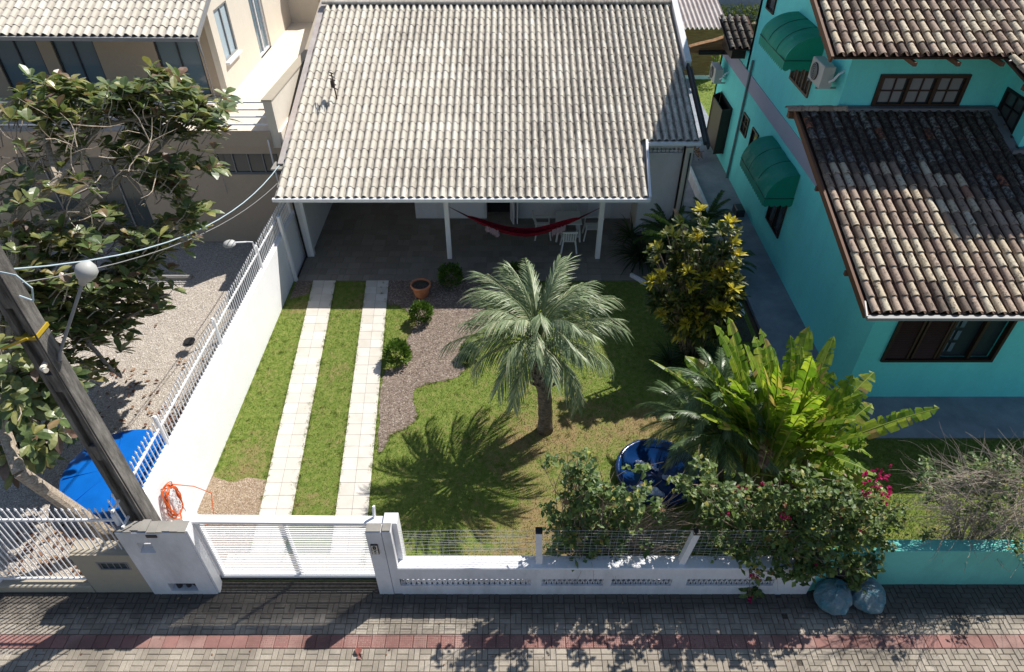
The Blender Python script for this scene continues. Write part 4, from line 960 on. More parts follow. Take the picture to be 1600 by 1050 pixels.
def rosette(b, p, axis, n, L, W, spread=(.5, 1.2), droop=.3, seg=4, shape=1.):
    axis = nrmz(axis); a = nrmz(axis.cross(Vector((.3, .2, 1.)))); c = axis.cross(a); ph = U(0, 6)
    for i in range(n):
        t = ph + i * 2.4; sp = U(*spread); d = axis * cos(sp) + (a * cos(t) + c * sin(t)) * sin(sp)
        leaf(b, p + d * .02, d, nrmz(axis + Z * .4), L * U(.65, 1.1), W * U(.8, 1.1), droop * U(.3, 1.5), seg, U(.05, .3), shape)
def bush(b, c, rx, ry, rz, n, L, W, shell=.55, up=.5, seg=2, droop=.2, lump=.18):
    c = Vector(c)
    for _ in range(n):
        d = rdir(-.55, 1); k = 1 + lump * noise.noise(d * 2.2 + c * .7) * 2; r = U(shell, 1) * k
        p = c + Vector((d.x * rx * r, d.y * ry * r, d.z * rz * r)); q = nrmz(d + rdir() * .7 + Z * up); leaf(b, p, q, nrmz(rdir() + Z), L * U(.6, 1.2), W * U(.7, 1.2), droop, seg, .2)

# ------------------------------------------------------------------ feather palm on the lawn
PB = Vector((.81, 11.14, 0)); PC = at(840, 530, 11.22)
pt = thing('feather_palm', 'grey green feather palm with a short stout trunk standing alone on the lawn', 'palm tree', PB)
b = MB(); prof = []
pts = [PB.lerp(PC, t) + Vector((.05 * sin(t * 4), 0, 0)) for t in [i / 14 for i in range(15)]]
b.tube(pts, [.17 + .015 * (i % 2) + (.05 if i > 7 else 0) + (.03 if i == 0 else 0) - .002 * i for i in range(15)], 14); b.build('trunk', M['ptrunk'], pt, True)
b = MB()
for i in range(60):
    t = .45 + .55 * i / 60; a = i * 2.4; p = PB.lerp(PC, t); d = Vector((cos(a), sin(a), .9)); b.bar(p + d * .12, p + d * (.26 + .1 * R()), .07, .03)
b.build('leaf_bases', M['ptrunk'], pt)
def frond(b, rb, p, az, el, L, ll, npair, curl, lw=.016, petiole=.2, vee=.5, twist=0.):
    pts = []; q = Vector(p); N = 22; e = el; h = Vector((cos(az), sin(az), 0))
    for i in range(N + 1):
        t = i / N; pts.append(q.copy()); e = el - curl * (t ** 1.35); q = q + (h * cos(e) + Z * sin(e)) * (L / N)
    rb.tube(pts, [.02 * (1 - .85 * i / N) + .002 for i in range(N + 1)], 5)
    side = Vector((-sin(az), cos(az), 0))
    for k in range(npair):
        t = petiole + (1 - petiole) * (k + .5) / npair; f = t * N; i = min(N - 1, int(f)); c = pts[i].lerp(pts[i + 1], f - i); tn = nrmz(pts[i + 1] - pts[i]); nm = nrmz(side.cross(tn)); nm = nm if nm.z > 0 else nm
        l_ = ll * (.45 + .55 * max(0, sin(pi * min(1, .25 + t * .68))) ** .7) * U(.75, 1.12)
        for s in (-1, 1):
            ang = radians(52 - 22 * t) * U(.85, 1.1); d = tn * cos(ang) + (side * s * cos(vee) + nm * sin(vee) * U(.6, 1.3)) * sin(ang); d.normalize()
            wv = nrmz(d.cross(nm)) * lw; dr = Z * (-.20 * l_); m1 = c + d * l_ * .5 + dr * .18; m2 = c + d * l_ * .97 + dr
            n0 = len(b.v); b.v += [tuple(c - wv * .5), tuple(c + wv * .5), tuple(m1 + wv), tuple(m1 - wv), tuple(m2)]; b.f += [(n0, n0 + 1, n0 + 2, n0 + 3), (n0 + 3, n0 + 2, n0 + 4)]
b = MB(); rb = MB(); nf = 54
for i in range(nf):
    t = i / (nf - 1); el = radians(88 - 66 * t) + U(-.1, .1); az = i * 2.39996 + U(-.15, .15)
    frond(b, rb, PC + Vector((cos(az) * .08, sin(az) * .08, .05 - .2 * t)), az, el, U(1.7, 2.15) * (.9 if t < .15 else 1), .62, 36, radians(U(48, 88) if t < .8 else U(80, 115)), .011, .25, .9)
b.build('fronds', M['palmleaf'], pt); rb.build('frond_stalks', simple('palm_stalk', g3(.20, .24, .11), .6), pt)
b = MB()
for az in (3.6, 4.4, 5.6, 4.9):
    q = PC + Vector((cos(az) * .2, sin(az) * .2, -.35)); b.tube([q, q + Vector((cos(az) * .3, sin(az) * .3, -.15)), q + Vector((cos(az) * .55, sin(az) * .55, -.6))], [.012, .01, .003], 5)
b.build('dead_stalks', M['twig'], pt)

# ------------------------------------------------------------------ torn banana-like plant
bn = thing('banana_clump', 'large clump of upright torn yellow green banana-like leaves at the lawn corner', 'banana plant', (5.7, 9.6, 0))
def banana_leaf(b, mb_, p, az, el, L, W, curl, pet=.28, roll=0.):
    h = Vector((cos(az), sin(az), 0)); N = 30; pts = []; q = Vector(p)
    for i in range(N + 1):
        t = i / N; pts.append(q.copy()); e = el - curl * t ** 2.2; q = q + (h * cos(e) + Z * sin(e)) * (L / N)
    mb_.tube(pts, [.026 * (1 - .88 * i / N) + .003 for i in range(N + 1)], 6)
    side0 = Vector((-sin(az), cos(az), 0))
    for s in (-1, 1):
        i = int(pet * N)
        while i < N:
            run = 1 if R() < .5 else random.choice((1, 2, 2, 3)); j = min(N, i + run)
            vee = U(.05, .5); back = U(.15, .4); gap = U(.0, .45) if R() < .8 else .9; wk = U(.84, 1.04); dp = U(.0, .3)
            rows = []
            for k in (i, j):
                t = k / N; tt = (t - pet) / (1 - pet); w = W * (math.sin(pi * min(1, .12 + .86 * tt)) ** .55) * .5 * wk if k != N else W * .03
                tn = nrmz(pts[min(k + 1, N)] - pts[max(k - 1, 0)]); nm = nrmz(side0.cross(tn)); nm = -nm if nm.z < 0 else nm
                sd_ = (side0 * cos(roll) + nm * sin(roll)); c = pts[k]; st_ = (L / N) * gap * (1 if k == j else 0)
                o1 = c + (sd_ * s * cos(vee) + nm * sin(vee)) * w * .55 + tn * (w * back * .3 - st_ * .4); o2 = c + (sd_ * s * cos(vee * .4) + nm * sin(vee * .3)) * w + tn * (w * back - st_) - Z * w * dp
                rows.append((c, o1, o2))
            n0 = len(b.v)
            for r_ in rows: b.v += [tuple(x_) for x_ in r_]
            b.f += [(n0, n0 + 1, n0 + 4, n0 + 3), (n0 + 1, n0 + 2, n0 + 5, n0 + 4)]
            i = j
b = MB(); mb_ = MB(); dead = MB()
tips = [((1075, 600), 9.8), ((1160, 580), 9.9), ((1225, 620), 9.2), ((1345, 620), 9.6), ((1250, 545), 10.2), ((1190, 520), 10.5), ((1110, 570), 10.0), ((1275, 610), 9.1), ((1300, 585), 10.0), ((1140, 505), 10.6), ((1166, 545), 9.6), ((1205, 545), 10.0), ((1235, 530), 10.3), ((1262, 515), 10.6), ((1300, 532), 10.9), ((1268, 560), 9.4), ((1330, 590), 10.2), ((1362, 585), 10.4), ((1020, 565), 10.6), ((1075, 560), 10.8), ((1088, 622), 9.0), ((1120, 600), 9.2), ((1460, 640), 9.1), ((1190, 570), 9.0), ((1290, 640), 8.9), ((1335, 655), 9.0), ((1355, 680), 8.9), ((1240, 600), 8.8), ((1150, 620), 8.6), ((1215, 575), 9.3), ((1180, 530), 10.9), ((1310, 610), 9.6), ((1365, 740), 8.5), ((1280, 570), 10.1), ((1100, 650), 8.6), ((1250, 650), 8.4), ((1320, 700), 8.5)]
roots = [(5.2, 9.7), (5.6, 9.5), (6.0, 9.6), (6.3, 9.4), (5.8, 9.9), (5.4, 9.3)]
tips = tips + [((u_ + U(-26, 26), v_ + U(0, 50)), y_ - U(0, .4)) for ((u_, v_), y_) in tips if R() < .55]
for k, ((u, v), y) in enumerate(tips):
    T = at(u, v, y); rx, ry = min(roots, key=lambda q: abs(q[0] - (5.7 + (T.x - 5.7) * .3)) + U(0, .3)); P0 = Vector((rx + U(-.15, .15), ry + U(-.15, .15), U(.5, 1.3)))
    d = T - P0; hz = math.hypot(d.x, d.y); az = math.atan2(d.y, d.x) if hz > .15 else U(0, 6.28); L = d.length * 1.04; el = math.atan2(d.z, hz)
    cu = U(.25, .5); banana_leaf(b, mb_, P0, az, min(el + cu * .28, 1.62), L, U(.36, .56), cu, .30, U(-.5, .5))
for k in range(14):
    a = U(0, 6.28); P0 = Vector((5.7 + U(-.5, .6), 9.5 + U(-.3, .3), U(.5, 1.2))); banana_leaf(dead if k % 3 == 0 else b, mb_, P0, a, U(.3, 1.1), U(1.2, 2.0), U(.3, .45), U(1.2, 2.2), .25, U(-.5, .5))
b.build('leaves', M['banana'], bn); mb_.build('midribs', M['midrib'], bn); dead.build('withered_leaves', M['deadleaf'], bn)
b = MB()
for rx, ry in roots: b.tube([(rx, ry, 0), (rx + U(-.1, .1), ry + U(-.1, .1), .8), (rx + U(-.15, .15), ry + U(-.15, .15), 1.5)], [.10, .085, .04], 10)
b.build('stem', simple('banana_stem', g3(.16, .16, .06), .8), bn)

# dwarf date palm left of the banana clump
dp = thing('dwarf_date_palm', 'small dark green feathery palm left of the torn banana leaves', 'palm tree', (4.75, 9.7, 0))
b = MB(); rb = MB(); c0 = Vector((4.45, 9.6, 1.5)); 
for i in range(34):
    t = i / 33; az = i * 2.4; frond(b, rb, c0, az, radians(80 - 100 * t), U(1.2, 1.6), .26, 62, radians(U(60, 95)), .006, .15, .25)
c1 = Vector((4.35, 10.1, 2.3))
for i in range(24):
    t = i / 23; az = i * 2.4 + 1; frond(b, rb, c1, az, radians(70 - 80 * t), U(1.1, 1.4), .24, 56, radians(U(60, 95)), .006, .15, .25)
c2 = Vector((4.0, 10.35, 1.25))
for i in range(24):
    t = i / 23; az = i * 2.4 + .5; frond(b, rb, c2, az, radians(72 - 80 * t), U(1.1, 1.5), .24, 50, radians(U(50, 85)), .006, .15, .25)
b.build('fronds', M['feather'], dp); rb.build('frond_stalks', M['feather'], dp); b = MB(); b.tube([(4.75, 9.7, 0), (4.65, 9.75, .8), c0], .08, 8); b.tube([(4.4, 10.1, 0), (4.3, 10.1, 1.), c1], .06, 8); b.build('trunk', M['ptrunk'], dp)

# ------------------------------------------------------------------ sea almond tree at the left
al = thing('almond_tree', 'spreading sea almond tree with large glossy leaves and grey limbs over the gravel yard', 'tree', (-8.6, 7.95, 0))
br = MB(); lv = MB()
TR = Vector((-8.2, 8.0, 0)); T1 = Vector((-9.2, 8.0, 2.35))
br.tube([TR, TR.lerp(T1, .5) + Vector((.03, 0, 0)), T1], [.15, .13, .12], 10)
hub = Vector((-9.8, 9.6, 3.3)); br.tube([T1, Vector((-9.65, 8.7, 2.95)), hub], [.12, .11, .11], 8)
def A(u, v, y): return at(u, v, y)
limbs = [
    [hub, A(20, 345, 11.5), A(90, 280, 12.2), A(70, 215, 13.2), A(50, 160, 13.8)],
    [hub, A(60, 352, 12.0), A(120, 330, 12.4), A(170, 285, 13.2), A(245, 232, 14.2), A(290, 190, 14.4)],
    [A(155, 312, 12.8), A(200, 262, 13.6), A(230, 225, 14.2), A(215, 150, 14.6), A(240, 110, 14.8)],
    [hub, A(30, 450, 11.2), A(110, 470, 11.8), A(180, 500, 12.6), A(250, 480, 13.0)],
    [hub, A(-20, 560, 10.), A(30, 620, 9.6), A(70, 680, 9.2)],
    [A(120, 330, 12.4), A(200, 380, 13), A(280, 340, 13.4), A(310, 290, 13.6)],
    [A(90, 280, 12.2), A(150, 200, 13.8), A(240, 180, 14.2), A(320, 170, 14.4)],
    [hub, A(-60, 300, 11.5), A(-20, 200, 12.5), A(30, 150, 13.2)],
    [A(110, 470, 11.8), A(140, 540, 11.4), A(190, 590, 11.6), A(170, 560, 12.0)],
]
for L_ in limbs:
    n = len(L_); r0 = .12 if L_[0] is hub else .075
    pts = []
    for i in range(n - 1):
        for k in range(4): pts.append(L_[i].lerp(L_[i + 1], k / 4) + rdir() * .03)
    pts.append(L_[-1]); br.tube(pts, [r0 * (1 - .8 * i / (len(pts) - 1)) for i in range(len(pts))], 7)
clumps = [  # (u, v, y, spread_u, spread_v, count)
    (60, 180, 13.5, 60, 35, 34), (150, 165, 14.2, 60, 38, 42), (240, 190, 14.4, 60, 40, 46), (315, 180, 14.5, 35, 30, 20), (330, 195, 14.4, 22, 25, 8), (255, 115, 14.8, 22, 18, 7), (90, 140, 14.2, 45, 18, 14), (285, 150, 14.6, 30, 25, 10), (215, 145, 14.5, 35, 20, 12),
    (40, 260, 12.8, 35, 40, 4), (110, 270, 13.0, 45, 35, 4), (190, 250, 13.8, 40, 25, 5), (255, 280, 13.6, 40, 35, 24), (290, 330, 13.3, 30, 30, 14), (100, 310, 12.0, 50, 25, 4), (170, 340, 12.8, 50, 25, 8),
    (40, 370, 11.8, 45, 30, 20), (120, 385, 12.2, 60, 30, 26), (205, 385, 12.8, 45, 30, 20), (270, 370, 13.2, 40, 25, 12), (60, 450, 11.4, 60, 35, 26), (150, 450, 12.2, 55, 35, 30), (205, 480, 12.8, 35, 25, 18), (240, 465, 13.0, 22, 18, 5),
    (40, 530, 10.8, 50, 40, 24), (120, 530, 11.6, 50, 35, 22), (175, 515, 12.4, 30, 25, 9), (25, 610, 9.8, 35, 40, 18), (75, 600, 10.4, 40, 35, 12), (40, 680, 9.2, 40, 35, 13), (10, 720, 8.8, 25, 30, 7), (85, 650, 9.6, 25, 25, 5), (150, 575, 11.6, 22, 18, 3), (30, 570, 10.2, 50, 40, 34), (20, 640, 9.5, 45, 40, 26), (110, 600, 10.6, 45, 35, 16), (180, 440, 12.6, 45, 30, 14), (60, 480, 11.2, 60, 35, 22), (150, 500, 12.2, 50, 30, 16), (230, 410, 12.9, 40, 25, 10), (110, 500, 11.4, 50, 30, 16), (20, 420, 11.2, 35, 40, 16), (215, 420, 12.8, 40, 25, 10), (30, 510, 10.8, 40, 30, 12), (50, 690, 9.3, 50, 28, 20), (320, 260, 13.8, 25, 30, 8), (20, 300, 12.3, 40, 40, 9), (110, 230, 13.6, 60, 20, 10)]
for (u, v, y, su, sv, n) in clumps:
    cc = A(u, v, y)
    for _ in range(round(n * 1.9)):
        uu = u + random.gauss(0, .5) * su; vv = v + random.gauss(0, .5) * sv; p = A(uu, vv, y + random.gauss(0, .45)); 
        tw_ = p - nrmz(p - hub + Z * .1 + rdir() * .5) * U(.2, .5)
        if R() < .4: br.tube([tw_, tw_.lerp(p, .5) + rdir() * .04, p], [.014, .011, .008], 4, False)
        if R() < .12: continue
        rosette(lv, p, nrmz(nrmz(p - hub) * .7 + Z * .9 + rdir() * .5), random.randint(5, 8), .34, .17, (.55, 1.35), .35, 4, 1.35)
for _ in range(130):   # bare twigs
    p = A(U(-10, 260), U(190, 400), U(12, 13.5)); q = p; pts = [p]
    d = nrmz(rdir() + Z * .4)
    for k in range(4): d = nrmz(d + rdir() * .45); q = q + d * U(.12, .3); pts.append(q)
    br.tube(pts, [.014, .012, .01, .007, .004], 4, False)
br.build('trunk_and_limbs', M['bark'], al); lv.build('crown', M['almond'], al)
pw = MB(); pts = [Vector((-7.9, 7.75, 0)), Vector((-8.1, 7.7, 1.2)), Vector((-8.35, 7.7, 2.7))]

# ------------------------------------------------------------------ shrubs
def ball(u, v, r, label, z=None):
    c = on_z(u, v, 0) if z is None else z; t = thing('round_shrub', label, 'shrub', c, 'small clipped shrubs by the garden bed'); b = MB()
    bush(b, c + Z * r * 1.0, r, r, r * 1.0, 1100, .085, .055, .55, .6, 2, .1, .12); b.build('foliage', M['bush'], t); b = MB()
    for k in range(5): a = U(0, 6.28); b.tube([c + Vector((cos(a) * .03, sin(a) * .03, 0)), c + Vector((cos(a) * r * .5, sin(a) * r * .5, r))], .01, 4)
    b.build('stems', M['twig'], t)
ball(660, 502, .33, 'bright green clipped shrub in the sun below the terracotta pot')
ball(622, 566, .34, 'loose green shrub beside the driveway strip, lowest of the row')
ball(705, 447, .38, 'dark round clipped shrub in porch shade in front of the middle porch post')
ball(808, 440, .33, 'dark shrub in shade behind the crown of the feather palm')
ball(734, 560, .24, 'small dark shrub under the left fronds of the feather palm')
# terracotta pot
pc = on_z(659, 462, 0); tp = thing('terracotta_pot', 'orange terracotta pot of dark soil at the edge of the porch shade', 'plant pot', pc)
b = MB(); b.lathe(pc, [(.0, .02), (.19, .02), (.20, .03), (.27, .36), (.27, .37), (.305, .37), (.31, .44), (.30, .45), (.27, .45), (.26, .40)], 28); m = MT('terracotta', .8); m.col(m.ramp(m.noise(6, 5), [(.3, g3(.42, .15, .07)), (.7, g3(.60, .26, .14))])); b.build('pot', m.m, tp, True)
b = MB(); b.lathe(pc, [(.265, .38), (.12, .40), (.001, .41)], 24); b.build('soil', M['sand'], tp); b = MB(); bush(b, pc + Z * .4, .16, .16, .08, 60, .05, .02); b.build('sprouts', M['shadegrass'], tp)

# croton bush
cr = thing('croton_bush', 'tall croton bush with yellow leaf rosettes beside the porch', 'shrub', (4.9, 13.9, 0))
by = MB(); bg_ = MB(); stm = MB(); cb = Vector((4.9, 13.9, 0))
ros = [((1035, 430), .9), ((1028, 460), .8), ((1075, 425), 1.), ((1098, 435), 1.), ((1130, 430), .8), ((1146, 452), .9), ((1130, 485), .9), ((1145, 380), .8), ((1150, 400), .5), ((1100, 355), .5), ((1058, 463), .35), ((1082, 475), .2), ((1055, 440), .3), ((1110, 400), .3), ((1075, 390), .2), ((1125, 360), .3), ((1140, 350), .4), ((1050, 370), .25), ((1030, 395), .2), ((1090, 370), .2), ((1115, 450), .6), ((1020, 440), .5), ((1060, 405), .15), ((1140, 420), .6), ((1095, 330), .5), ((1115, 480), .3), ((1025, 480), .2), ((1150, 440), .3), ((1080, 450), .2), ((1100, 415), .2), ((1065, 350), .3), ((1130, 390), .3), ((1070, 430), .4)]
for (u, v), yl in ros + [((U(1020, 1155), U(350, 490)), .05) for _ in range(55)]:
    y = 13.05 + (490 - v) * .005 + U(-.12, .12); p = at(u, v, y)
    if yl < .1: p = p + Vector((0, .2, -.3))
    rosette(by if R() < yl + .1 else bg_, p, nrmz(Vector((p.x - cb.x, p.y - cb.y, 0)) * .4 + Z), random.randint(13, 18), .28, .09, (.35, 1.25), .25, 3)
    if yl > .3: rosette(bg_, p - Z * .16, Z, 9, .25, .07, (.8, 1.6), .35, 3)
    stm.tube([cb + Vector((U(-.3, .3), U(-.3, .3), .1)), cb.lerp(p, .6) + Z * .2, p], [.02, .014, .008], 5, False)
for _ in range(190):
    d = rdir(-.8, .9); k = U(.45, 1) ** .6; p = Vector((4.95 + d.x * .95 * k, 14.0 + d.y * .8 * k, 1.75 + d.z * 1.35 * k))
    rosette(bg_ if R() < .8 else by, p, nrmz(d + Z * .9), random.randint(9, 13), .26, .085, (.4, 1.35), .3, 3)
by.build('yellow_rosettes', M['croton'], cr); bg_.build('green_rosettes', M['crotong'], cr); stm.build('stems', M['twig'], cr)
# ferns and strappy plants in the bed
def strappy(b, c, n, L, W, el=(.3, 1.4), curl=1.5):
    for i in range(n):
        a = U(0, 6.28); e = U(*el); q = Vector(c) + Vector((U(-.05, .05), U(-.05, .05), 0)); h = Vector((cos(a), sin(a), 0)); sd_ = Vector((-sin(a), cos(a), 0)); l_ = L * U(.6, 1.1); pts = []; N = 6
        for k in range(N + 1): t = k / N; pts.append((q.copy(), W * (1 - t ** 1.5) * .5 + .002)); ee = e - curl * t; q = q + (h * cos(ee) + Z * sin(ee)) * (l_ / N)
        n0 = len(b.v)
        for p, w in pts: b.v += [tuple(p - sd_ * w), tuple(p + sd_ * w)]
        for k in range(N): b.f.append((n0 + 2 * k, n0 + 2 * k + 1, n0 + 2 * k + 3, n0 + 2 * k + 2))
def splant(u, v, n, L, W, mat, label, name='strappy_plant', cat='plant', curl=1.5, z=0.):
    c = on_z(u, v, z); b = MB(); strappy(b, c, n, L, W, (.4, 1.4), curl); tag(b.build(name, mat), label, cat); return c
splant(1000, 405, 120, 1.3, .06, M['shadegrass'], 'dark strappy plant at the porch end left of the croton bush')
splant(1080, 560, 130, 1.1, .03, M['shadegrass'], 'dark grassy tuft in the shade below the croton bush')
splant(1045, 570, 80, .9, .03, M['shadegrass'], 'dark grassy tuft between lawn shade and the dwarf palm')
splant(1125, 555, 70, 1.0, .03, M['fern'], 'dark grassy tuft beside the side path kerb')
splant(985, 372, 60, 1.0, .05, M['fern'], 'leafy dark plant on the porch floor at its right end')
def fernplant(c, n, L, label, mat, el=75, ll=.22, z=0., cat='fern', name='fern'):
    t = thing(name, label, cat, c); b = MB(); rb = MB()
    for i in range(n): tt = i / max(1, n - 1); frond(b, rb, Vector(c) + Z * z, i * 2.4 + U(-.2, .2), radians(el - 65 * tt), L * U(.8, 1.1), ll, 30, radians(U(40, 90)), .016, .12, .1)
    b.build('fronds', mat, t); rb.build('stalks', mat, t)
    if z > .3:
        s_ = MB(); s_.tube([Vector(c), Vector(c) + Z * z], .05, 8); s_.build('trunk', M['ptrunk'], t)
fernplant(Vector((5.0, 18.3, 0)), 22, 1.2, 'green fern against the shaded side wall of the white house', M['fern'], z=.9)
fernplant(Vector((5.9, 18.2, 0)), 22, 1.1, 'feathery fern beside the low side wall behind the croton bush', M['feather'], z=.8)
fernplant(Vector((6.4, 19.4, 0)), 18, 1.1, 'tall fern in the side passage behind the croton bush', M['fern'], z=.9)
fernplant(Vector((5.1, 19.4, 0)), 20, .9, 'short fern under the vent blocks of the white house', M['fern'], z=.4)
fernplant(Vector((6.6, 17.3, 0)), 14, 1.0, 'thin fern leaning over the low side wall', M['feather'], z=.6)
c = at(1060, 350, 17.2); b = MB(); mb_ = MB(); t = thing('pink_leaf_plant', 'tall plant with one yellow green leaf and drooping pinkish leaves by the roof corner', 'plant', (c.x, c.y, 0))
banana_leaf(b, mb_, at(1052, 355, 17.0), radians(170), .6, 1.0, .3, .9, .1); banana_leaf(b, mb_, at(1040, 370, 17.1), radians(190), .5, .8, .35, .8, .1); b.build('leaf', M['banana'], t); mb_.build('midribs', M['midrib'], t)
b = MB(); [leaf(b, at(1052 + k * 2, 325 + k * 4, 17), Vector((U(.2, .8), U(-.5, .2), -.2)), Z, .30, .13, .8, 3) for k in range(11)]; b.build('pink_leaves', leafm('pink_leaf', [(0, g3(.42, .22, .14)), (1, g3(.6, .38, .28))], .3), t)
b = MB(); b.tube([(c.x, c.y, 0), c], [.03, .015], 6); b.build('stem', M['twig'], t)

# vine / bougainvillea over the front fence
def rambler(name, label, cat, regions, leafmat, L, W, seed_root, twigs=40, twmat=None, flowers=(), leafn=5, tr=.012, twl=(.15, .35)):
    t = thing(name, label, cat, seed_root); lb = MB(); tb_ = MB(); fb = MB(); root = Vector(seed_root)
    for (u, v, y, su, sv, sy, n) in regions:
        cc = None
        for q_ in range(n):
            if q_ % 7 == 0: cc = at(u + random.gauss(0, .5) * su, v + random.gauss(0, .5) * sv, y + random.gauss(0, .5) * sy)
            p = cc + rdir() * U(.02, .17)
            if p.z < .02: p.z = .05
            k = random.randint(2, leafn)
            for _k in range(k):
                q = p + rdir() * .07; leaf(lb, q, nrmz(rdir(-.4, .8)), nrmz(rdir() * .6 + Z), L * U(.6, 1.2), W * U(.7, 1.2), U(0, .5), 2, .2, .8)
            if R() < .35: tb_.tube([p, p + rdir() * U(*twl)], [.004, .002], 3, False)
    for _ in range(twigs):
        (u, v, y, su, sv, sy, n) = random.choice(regions); p = at(u + random.gauss(0, .5) * su, v + random.gauss(0, .5) * sv, y); 
        if p.z < .1: p.z = .1
        m1 = root.lerp(p, .5) + rdir() * .35; m1.z = max(.1, m1.z); tb_.tube([root + rdir(-.1, .1) * .1, m1, m1.lerp(p, .6) + rdir() * .15, p, p + nrmz(p - root + rdir() * .6) * U(.05, .35)], [tr * 1.6, tr, tr * .8, tr * .5, tr * .25], 5, False)
    for (u, v, y, s, n) in flowers:
        for _ in range(n):
            p = at(u + random.gauss(0, .5) * s, v + random.gauss(0, .5) * s, y + U(-.08, .08))
            for _k in range(4): leaf(fb, p + rdir() * .02, rdir(), rdir(), .06, .05, 0, 2, .2)
    lb.build('foliage', leafmat, t); tb_.build('stems', twmat or M['twig'], t)
    if flowers: fb.build('flowers', M['flower'], t)
    return t
rambler('bougainvillea', 'bougainvillea with magenta flowers tumbling over the right end of the white street wall', 'climbing plant', [
    (1130, 805, 7.35, 60, 40, .35, 130), (1200, 790, 7.42, 80, 50, .35, 210), (1270, 810, 7.32, 70, 50, .35, 230), (1310, 780, 7.45, 60, 40, .4, 150), (1230, 850, 7.2, 70, 25, .25, 190), (1290, 850, 7.2, 60, 30, .25, 190), (1150, 850, 7.3, 60, 22, .25, 120), (1335, 860, 7.1, 25, 35, .12, 90), (1340, 900, 6.85, 10, 22, .05, 40), (1240, 885, 6.9, 30, 18, .08, 70), (1280, 880, 6.9, 25, 20, .08, 50), (1172, 905, 6.86, 8, 35, .04, 34), (1350, 800, 7.3, 45, 25, .3, 70), (1395, 815, 7.5, 30, 18, .2, 22), (1110, 765, 7.6, 45, 30, .3, 60)],
    M['vine'], .12, .095, (5.2, 7.7, 0), 110, None, [(1365, 745, 7.42, 18, 14), (1380, 765, 7.35, 26, 18), (1355, 775, 7.35, 14, 7), (1157, 767, 7.5, 8, 9), (1197, 762, 7.55, 14, 6), (1172, 936, 6.82, 6, 8), (1235, 805, 7.32, 16, 8), (1130, 800, 7.35, 20, 6), (1275, 895, 6.85, 12, 6), (1175, 905, 6.84, 8, 5), (1330, 822, 7.4, 20, 5)])
rambler('garden_shrub', 'half dry leafy shrub behind the white street wall between the two fence posts', 'shrub', [
    (925, 780, 7.35, 60, 60, .4, 240), (905, 825, 7.28, 50, 35, .3, 170), (950, 850, 7.4, 70, 25, .25, 110), (985, 795, 7.5, 60, 50, .3, 85), (900, 740, 7.45, 35, 30, .3, 40), (1040, 860, 7.3, 50, 20, .2, 25), (935, 870, 7.2, 60, 12, .12, 50), (1060, 810, 7.5, 40, 40, .3, 10)],
    M['shrubleaf'], .12, .095, (1.5, 7.6, 0), 240, None, (), 5, .008, (.15, .5))
# bare shrub over the teal wall
bs = rambler('bare_shrub', 'pale tangle of bare branches with few leaves leaning over the teal street wall', 'shrub', [
    (1500, 750, 7.9, 90, 40, .4, 150), (1560, 735, 8.0, 60, 30, .3, 150), (1580, 800, 7.6, 50, 50, .3, 100), (1440, 770, 7.7, 50, 22, .2, 12), (1595, 860, 7.0, 14, 30, .1, 26), (1450, 830, 7.5, 50, 16, .2, 14), (1540, 815, 7.6, 60, 30, .3, 30)],
    M['shrubleaf'], .11, .06, (9.2, 7.65, .1), 0, M['twigpale'], (), 4)
tb_ = MB()
for _ in range(620):
    u0 = U(1480, 1660); v0 = U(735, 860); p = at(u0, v0, U(7.4, 8.0)); d = nrmz(Vector((U(-1.2, .2), U(-.3, .3), U(-.05, .45)))); pts = [p]
    for k in range(7): d = nrmz(d + rdir() * .3 - Z * .03); pts.append(pts[-1] + d * U(.1, .2))
    r = U(.004, .011); tb_.tube(pts, [r * (1 - .11 * k) for k in range(8)], 4, False)
for _ in range(30):
    p = Vector((9.2 + U(-.2, .2), 7.7 + U(-.1, .1), 0)); q = at(U(1470, 1620), U(770, 850), U(7.4, 8.0)); tb_.tube([p, p.lerp(q, .5) + rdir() * .15, q], [.02, .015, .008], 5, False)
tb_.build('bare_branches', M['twigpale'], bs)
# hedge + red plants at the back
b = MB(); 
for k in range(9): bush(b, (10.9 + k * .55, 43.6, .6), .5, .5, .75, 240, .16, .09, .6)
tag(b.build('hedge', M['hedge']), 'green hedge in front of the pale garden wall at the back', 'hedge')
b = MB(); bush(b, (7.2, 26.6, .6), .35, .5, .6, 200, .16, .05, .2); bush(b, (7.35, 25.6, .35), .3, .4, .4, 120, .14, .05, .2); tag(b.build('reddish_shrub', leafm('cordyline_leaf', [(0, g3(.08, .12, .03)), (.5, g3(.25, .08, .05)), (1, g3(.35, .2, .08))], .3)), 'reddish green shrub in the gap between the white house and the teal house', 'shrub')
b = MB(); bush(b, (10.2, 34.2, .8), .5, .4, .8, 220, .14, .07, .3); tag(b.build('leafy_bush', M['bush']), 'dark bush against the end of the wooden shed', 'shrub')

